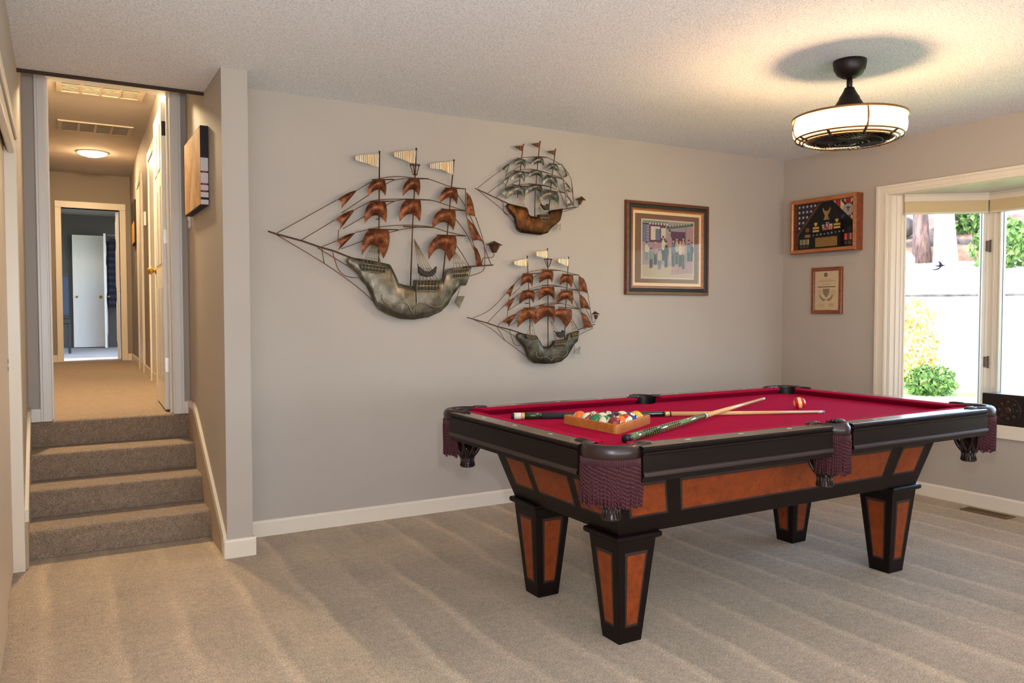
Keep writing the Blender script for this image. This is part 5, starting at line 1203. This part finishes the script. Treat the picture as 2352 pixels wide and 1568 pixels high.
for k in range(9): disc(b, .30+k*.056, .335+.004*k, .0055+.0012*(k % 3), .020, .023, 2, 7)
R_(b, .455, .54, .60, .625, .020, .022, 2)
b.build('medals', [mat('medal_bronze', rgb(84, 62, 46), .5, .5), mat('red_gold_medal', rgb(150, 76, 34), .5, .3), M_steel], t)
b = MB(); R_(b, .33, .66, .115, .285, .020, .0225, 0); R_(b, .165, .245, .305, .36, .020, .022, 0)
M_plate = mat('engraved_brass_plate', rgb(168, 128, 62), .4, .6); n = N(M_plate); n.base(n.ramp(n.noise(n.coord('Object', (30, 1, 160)), 2, 2), [(.4, rgb(150, 112, 52)), (.6, rgb(186, 146, 76))]))
b.build('brass_plates', M_plate, t)
b = MB(); rect(b, -SBW/2+.03, SBW/2-.03, -SBH/2+.03, SBH/2-.03, SBD-.020, SBD-.018, 0); b.build('case_glass', M_glass, t)

# certificate below it
CW, CH = .272, .350
t = thing('framed_certificate', 'small framed paper certificate hanging under the display case', 'certificate'); place(t, (WD, 4.021, 1.398), (0, 1, 0), (-1, 0, 0))
b = MB(); frame_ring(b, CW, CH, [(0, 0), (0, .018), (.003, .022), (.024, .022), (.027, .018), (.028, .006)], [0, 0, 0, 0, 0]); b.build('certificate_frame', M_oak, t)
M_paper = mat('cream_paper', rgb(226, 200, 160), .8); M_grey = mat('grey_print', rgb(150, 134, 108), .8); M_dk = mat('dark_print', rgb(96, 80, 70), .8)
b = MB(); rect(b, -CW/2+.026, CW/2-.026, -CH/2+.026, CH/2-.026, .006, .010, 0)
def CR(xa, xb, za, zb, mi): rect(b, CW/2-CW*xb, CW/2-CW*xa, -CH/2+CH*za, -CH/2+CH*zb, .010, .0106, mi)
def CP(pts, mi, y=.0106): poly(b, [(CW/2-CW*a_, -CH/2+CH*c_) for a_, c_ in pts], .010, y, mi)
CP([(.46+.06*math.cos(2*PI*k/16), .84+.045*math.sin(2*PI*k/16)) for k in range(16)], 2); CP([(.46+.035*math.cos(2*PI*k/16), .84+.026*math.sin(2*PI*k/16)) for k in range(16)], 1, .011)
rg = random.Random(2)
def line(xa, xb, z_, h_, mi, step=.022):
    x_ = xa
    while x_ < xb: w_ = step*rg.uniform(.5, 1); CR(x_, min(x_+w_, xb), z_-h_/2, z_+h_/2, mi); x_ += w_+step*.25
line(.28, .70, .725, .008, 1); line(.20, .76, .700, .008, 1); line(.36, .62, .635, .010, 1); line(.20, .78, .580, .022, 2, .030)
CP([(.37, .54), (.59, .54), (.58, .44), (.48, .34), (.38, .44)], 1)
for sg in (-1, 1): CP([(.48, .30), (.48+sg*.13, .34), (.48+sg*.22, .43), (.48+sg*.20, .34), (.48+sg*.10, .27)], 1)
for k in range(5): line(.20, .34, .50-k*.03, .006, 1); line(.62, .78, .50-k*.03, .006, 1)
for k in range(3): line(.24, .40, .21-k*.028, .007, 1); line(.56, .74, .22-k*.028, .008, 2 if k == 1 else 1)
b.build('certificate_paper', [M_paper, M_grey, M_dk], t)
b = MB(); rect(b, -CW/2+.027, CW/2-.027, -CH/2+.027, CH/2-.027, .0135, .0145, 0); b.build('certificate_glass', M_glass, t)

# canvas on the stairwell wall
t = thing('canvas_picture', 'thick canvas picture with black and white edge on the stairwell wall', 'picture', (XC0, 4.82, 2.015))
M_cfront = mat('canvas_tan_print', rgb(186, 136, 76), .7); n = N(M_cfront); n.base(n.ramp(n.noise(n.coord('Object', (1, 3, 2)), 2.2, 4, .6), [(.35, rgb(150, 104, 52)), (.5, rgb(196, 146, 84)), (.68, rgb(214, 176, 120))]))
b = MB(); b.box(-.042, -.002, -.30, .30, -.205, .215, 0); b.box(-.043, -.042, -.295, .295, -.20, .21, 1)
b.build('canvas', [mat('canvas_dark_edge', rgb(40, 34, 38), .8), M_cfront], t, bevel=.003)
b = MB()
for z0_, z1_ in ((-.025, .045), (-.09, -.035), (-.128, -.10), (-.165, -.138), (-.203, -.178)): b.box(-.0425, -.004, -.3012, -.299, z0_, z1_, 0)
for z0_, z1_ in ((-.034, -.026), (-.098, -.090), (-.136, -.129)): b.box(-.036, -.010, -.3014, -.299, z0_, z1_, 1)
b.build('canvas_edge_print', [mat('canvas_white', rgb(214, 206, 206), .8), mat('canvas_red', rgb(150, 70, 74), .8)], t)
t = thing('light_switch', 'white light switch on the stairwell wall beside the doorway', 'light switch', (XC0, 5.235, 1.81))
b = MB(); b.box(-.007, 0, -.036, .036, -.058, .058); b.build('switch_plate', M_white, t, bevel=.003); b = MB(); b.box(-.014, -.007, -.005, .005, -.012, .012); b.build('toggle', M_white, t)

# ================================================================== HALL FITTINGS
def grille(label, x0, x1, y0, y1, secs=4, M_in=None):
    t = thing('ceiling_vent', label, 'vent', ((x0+x1)/2, (y0+y1)/2, ZC2), 0, 'vents in the hallway ceiling'); hx_, hy_ = (x1-x0)/2, (y1-y0)/2
    b = MB(); fr_ = .035; b.box(-hx_, hx_, -hy_, -hy_+fr_, -.012, 0).box(-hx_, hx_, hy_-fr_, hy_, -.012, 0).box(-hx_, -hx_+fr_, -hy_+fr_, hy_-fr_, -.012, 0).box(hx_-fr_, hx_, -hy_+fr_, hy_-fr_, -.012, 0)
    for k in range(1, secs): xx_ = -hx_+fr_+(2*hx_-2*fr_)*k/secs; b.box(xx_-.010, xx_+.010, -hy_+fr_, hy_-fr_, -.012, 0)
    b.build('frame', M_ventf, t)
    b = MB(); n_ = 12
    for k in range(n_): yy = -hy_+fr_+(2*hy_-2*fr_)*(k+.5)/n_; b.box(-hx_+fr_, hx_-fr_, -.008, .008, -.001, .0005, 0, Matrix.Translation((0, yy, -.006)) @ Matrix.Rotation(.6, 4, 'X'))
    b.build('louvres', M_ventf, t)
    b = MB(); b.box(-hx_+fr_, hx_-fr_, -hy_+fr_, hy_-fr_, -.001, -.0005); b.build('duct_shadow', M_in or M_ventd, t)
M_ventf = mat('vent_paint', rgb(196, 182, 160), .6); M_ventd = mat('vent_grey_inside', rgb(34, 30, 30), .8)
grille('nearer vent in the hallway ceiling just inside the doorway', .03, .66, 6.95, 7.45, 4, mat('vent_tan_inside', rgb(112, 90, 54), .8))
grille('farther vent in the hallway ceiling, with four dark openings', .04, .68, 8.55, 9.0)
t = thing('ceiling_light', 'round glowing flush light on the hallway ceiling', 'ceiling light', (.382, 10.11, ZC2))
M_hl = mat('warm_glowing_diffuser', rgb(255, 240, 214), .5, emis=(1, .66, .34, 1), estr=150.0)
b = MB(); b.lathe([(0.0, -.050), (.075, -.045), (.130, -.028), (.150, -.010)], 28); b.build('diffuser', M_hl, t)
b = MB(); b.lathe([(.150, -.012), (.158, -.012), (.160, 0), (0, 0)], 28); b.build('rim', M_white, t)
t = thing('hall_picture', 'black and gold picture on the right hallway wall', 'picture', (hx(10.5)-.001, 10.5, 2.28), math.atan(-.0278))
b = MB(); b.box(-.03, 0, -.28, .28, -.23, .27, 0); b.box(-.032, -.03, -.27, .27, -.22, .02, 1); b.build('canvas', [mat('hall_canvas_black', rgb(24, 22, 22), .7), mat('hall_canvas_gold', rgb(196, 150, 60), .6)], t)
t = thing('thermostat', 'small white thermostat on the right hallway wall', 'thermostat', (hx(8.75), 8.75, 2.17), math.atan(-.0278))
b = MB(); b.box(-.022, 0, -.05, .05, -.07, .07); b.build('thermostat_body', M_white, t, bevel=.004)
# dark things in the bedroom
M_cloth = mat('navy_cloth', rgb(36, 36, 62), .9); n = N(M_cloth); sp = n.n('ShaderNodeSeparateXYZ'); n.l(n.coord('Object'), sp.inputs[0]); n.base(n.ramp(n.math('FRACT', n.math('MULTIPLY', sp.outputs[2], 9)), [(.0, rgb(20, 19, 26)), (.5, rgb(42, 46, 70)), (.75, rgb(20, 19, 26))]))
t = thing('hanging_clothes', 'dark blue striped clothes hanging in the far bedroom', 'clothes', (.90, 15.93, Z1+.66))
b = MB(); rows = []
for i in range(15):
    a = i/14; rows.append([((-.10+.20*a)*(1+.15*j/6)+.004*math.sin(j*2), -.03*math.sin(a*9)-.05*math.sin(PI*a), 1.25-1.2*j/6-(.05 if 2 < i < 12 and j == 0 else 0)*-1) for j in range(7)])
b.grid(rows, 0); b.grid([[(x_, y_+.07, z_) for x_, y_, z_ in r_] for r_ in rows], 0); b.build('garment', M_cloth, t)
b = MB(); b.tube([(-.16, .0, 1.36), (.16, 0, 1.36)], .008, 8).tube([(0, 0, 1.36), (0, 0, 1.29), (-.10, 0, 1.24)], .003, 6).tube([(0, 0, 1.29), (.10, 0, 1.24)], .003, 6); b.build('hanger', M_steel, t)
t = thing('tall_backed_chair', 'black high backed chair at the left of the far bedroom', 'chair', (.13, 14.3, Z1))
b = MB(); b.box(-.22, .06, -.20, .22, .46, .54); b.build('seat', M_black, t, bevel=.01)
b = MB(); b.box(-.20, .04, .18, .23, .54, 1.28).box(-.20, .04, .175, .18, .60, 1.20, 1); b.build('backrest', [M_black, mat('blue_grey_cloth', rgb(60, 72, 92), .9)], t, bevel=.01)
for sx, sy in ((-.2, -.18), (.04, -.18), (-.2, .2), (.04, .2)):
    b = MB(); b.box(sx-.018, sx+.018, sy-.018, sy+.018, 0, .46); b.build('leg', M_black, t)

# ================================================================== CAGED CEILING FAN LIGHT
FXc, FYc = 3.33, 2.539
t = thing('caged_ceiling_fan', 'bronze drum ceiling fan with glowing white shade above the pool table', 'ceiling fan', (FXc, FYc, 0))
b = MB(); b.lathe([(.0, 2.44), (.076, 2.44), (.076, 2.425), (.072, 2.400), (.058, 2.376), (.036, 2.362), (.020, 2.358), (.0, 2.358)], 32); b.build('canopy', M_bronze, t)
b = MB(); b.lathe([(.0, 2.36), (.0135, 2.36), (.0135, 2.30), (.0, 2.30)], 16); b.build('downrod', M_bronze, t)
b = MB(); b.lathe([(.0, 2.312), (.022, 2.312), (.026, 2.300), (.042, 2.272), (.046, 2.268), (.048, 2.258), (.062, 2.236), (.068, 2.226), (.076, 2.200), (.08, 2.178), (.0, 2.178)], 32); b.build('motor_cone', M_bronze, t)
ZS0, ZS1 = 2.078, 2.166
b = MB(); b.lathe([(.0, ZS1+.010), (.15, ZS1+.008), (.232, ZS1+.004), (.238, ZS1), (.232, ZS1-.006), (.0, ZS1-.004)], 48); b.build('top_plate', M_bronze_lite, t)
M_shade = mat('glowing_frosted_shade', rgb(255, 246, 230), .5, emis=(1.0, .63, .31, 1), estr=78.0)
b = MB(); b.lathe([(.249, ZS1), (.2535, ZS1-.020), (.2560, ZS1-.045), (.2530, ZS0+.016), (.243, ZS0+.002), (.236, ZS0-.002), (.236, ZS0+.002), (.250, ZS1-.045), (.243, ZS1-.002)], 64, closed_prof=True); b.build('lamp_shade', M_shade, t)
b = MB()
def ring(R_, z_, r_): b.tube([(R_*math.cos(2*PI*k/72), R_*math.sin(2*PI*k/72), z_) for k in range(72)], r_, 8, closed=True)
ring(.257, ZS1+.002, .0065); b.lathe([(.232, ZS1+.004), (.256, ZS1+.006), (.256, ZS1), (.232, ZS1-.004)], 64); b.build('upper_ring', M_bronze_lite, t)
b = MB(); ring(.243, ZS0-.002, .0048); ring(.222, ZS0-.014, .0050); ring(.208, ZS0-.020, .0045); b.build('lower_rings', M_bronze_lite, t)
M_lowglow = mat('glowing_lower_glass', rgb(255, 240, 214), .5, emis=(1.0, .62, .32, 1), estr=1.6)
b = MB(); b.lathe([(.241, ZS0-.003), (.224, ZS0-.012)], 64); b.build('lower_glass', M_lowglow, t)
for k in range(4):
    a = math.radians(235.4+k*90); b = MB(); c_, s_ = math.cos(a), math.sin(a)
    b.tube([((R_)*c_, (R_)*s_, z_) for R_, z_ in ((.247, ZS1+.004), (.2570, ZS1-.020), (.2600, ZS1-.045), (.2570, ZS0+.016), (.247, ZS0-.001), (.224, ZS0-.014), (.206, ZS0-.021))], .0055, 8); b.build('strap', M_bronze_lite, t)
gz0 = ZS0-.020
b = MB()
for k in range(9):
    a = math.radians(235.4+k*40); c_, s_ = math.cos(a), math.sin(a); b.tube([(R_*c_, R_*s_, z_) for R_, z_ in ((.246, ZS0), (.224, ZS0-.013), (.206, ZS0-.021))], .0065, 8)
b.build('ring_clips', M_bronze, t)
b = MB(); nW = 56
for k in range(nW):
    a = 2*PI*k/nW; sw = .5
    b.tube([(R_*math.cos(a+sw*(1-R_/.208)), R_*math.sin(a+sw*(1-R_/.208)), gz0-.012*(1-(R_/.208)**2)) for R_ in (.208, .17, .13, .09, .062)], .0014, 5)
b.build('grille_wires', M_bronze, t)
b = MB(); ring(.062, gz0-.011, .003); ring(.090, gz0-.0095, .0022); ring(.045, gz0-.012, .002); ring(.15, gz0-.006, .0018); b.lathe([(.0, gz0-.020), (.030, gz0-.018), (.036, gz0-.011), (.0, gz0-.011)], 24); b.build('grille_hub', M_bronze, t)
for k in range(5):
    b = MB(); rows = []
    for i in range(6):
        R_ = .05+.145*i/5; rows.append([(R_*math.cos(a_), R_*math.sin(a_), 2.105+(.018-.036*j/4)) for j, a_ in enumerate([2*PI*k/5-.28+.56*j/4 for j in range(5)])])
    b.grid(rows, 0); b.build('fan_blade', M_bronze, t)
b = MB(); b.lathe([(.0, 2.16), (.052, 2.16), (.052, 2.075), (.0, 2.07)], 24); b.build('motor', M_bronze, t)
b = MB(); b.lathe([(.205, ZS0-.010), (.212, ZS0+.02), (.212, ZS1-.01), (.205, ZS1-.004)], 48); b.build('inner_drum', M_bronze, t)

# ================================================================== CARVED BOX ON THE BAY SEAT, FLOOR REGISTER
t = thing('carved_wooden_box', 'dark carved wooden box with a glossy top on the bay window seat', 'box', (5.046, 2.845, OZ0))
Lb, hb_ = 1.0, .188
def back_(s): return .03+.36*math.sin(PI*min(1, s/.52)**.75) if s < .52 else .03+.30*math.sin(PI*(s-.52)/.48)
plan = [(0, 0)]+[(0, -Lb)]+[(back_(1-k/30), -Lb*(1-k/30)) for k in range(31)]
b = MB(); b.prism(plan, lambda a_, c_, z_: (a_, c_, z_), 0, hb_); b.build('box_body', M_teak, t, bevel=.003)
b = MB(); b.prism(plan, lambda a_, c_, z_: (a_, c_, z_), hb_, hb_+.006); b.build('box_top', mat('glossy_carved_top', rgb(70, 42, 28), .3, coat=.3), t, bevel=.002)
for k, yc in enumerate((-.155, -.46, -.765)):
    b = MB()
    for R_, r_ in ((.078, .0035), (.070, .002), (.034, .0025)): b.tube([(-.001, yc+R_*math.cos(2*PI*q/32), .096+R_*math.sin(2*PI*q/32)) for q in range(32)], r_, 6, closed=True)
    for q in range(8):
        a = 2*PI*q/8; b.sphere((-.001, yc+.052*math.cos(a), .096+.052*math.sin(a)), (.003, .012, .012), 8, 6)
    b.sphere((-.001, yc, .096), (.006, .024, .024), 10, 7); b.build('carved_roundel', mat('carved_roundel_wood', rgb(52, 30, 17), .4), t)
t = thing('floor_register', 'brown metal floor vent in the carpet by the right wall', 'floor vent', (4.93, 2.735, .002))
M_reg = mat('brown_register', rgb(120, 92, 66), .5, .3)
b = MB(); b.box(-.05, .05, -.14, -.125, 0, .006).box(-.05, .05, .125, .14, 0, .006).box(-.05, -.036, -.125, .125, 0, .006).box(.036, .05, -.125, .125, 0, .006); b.build('register_frame', M_reg, t)
b = MB()
for k in range(18): b.box(-.036, .036, -.122+k*.0137, -.117+k*.0137, .0, .004)
b.build('register_slats', M_reg, t); b = MB(); b.box(-.036, .036, -.125, .125, .0, .0012); b.build('register_slot', M_black, t)
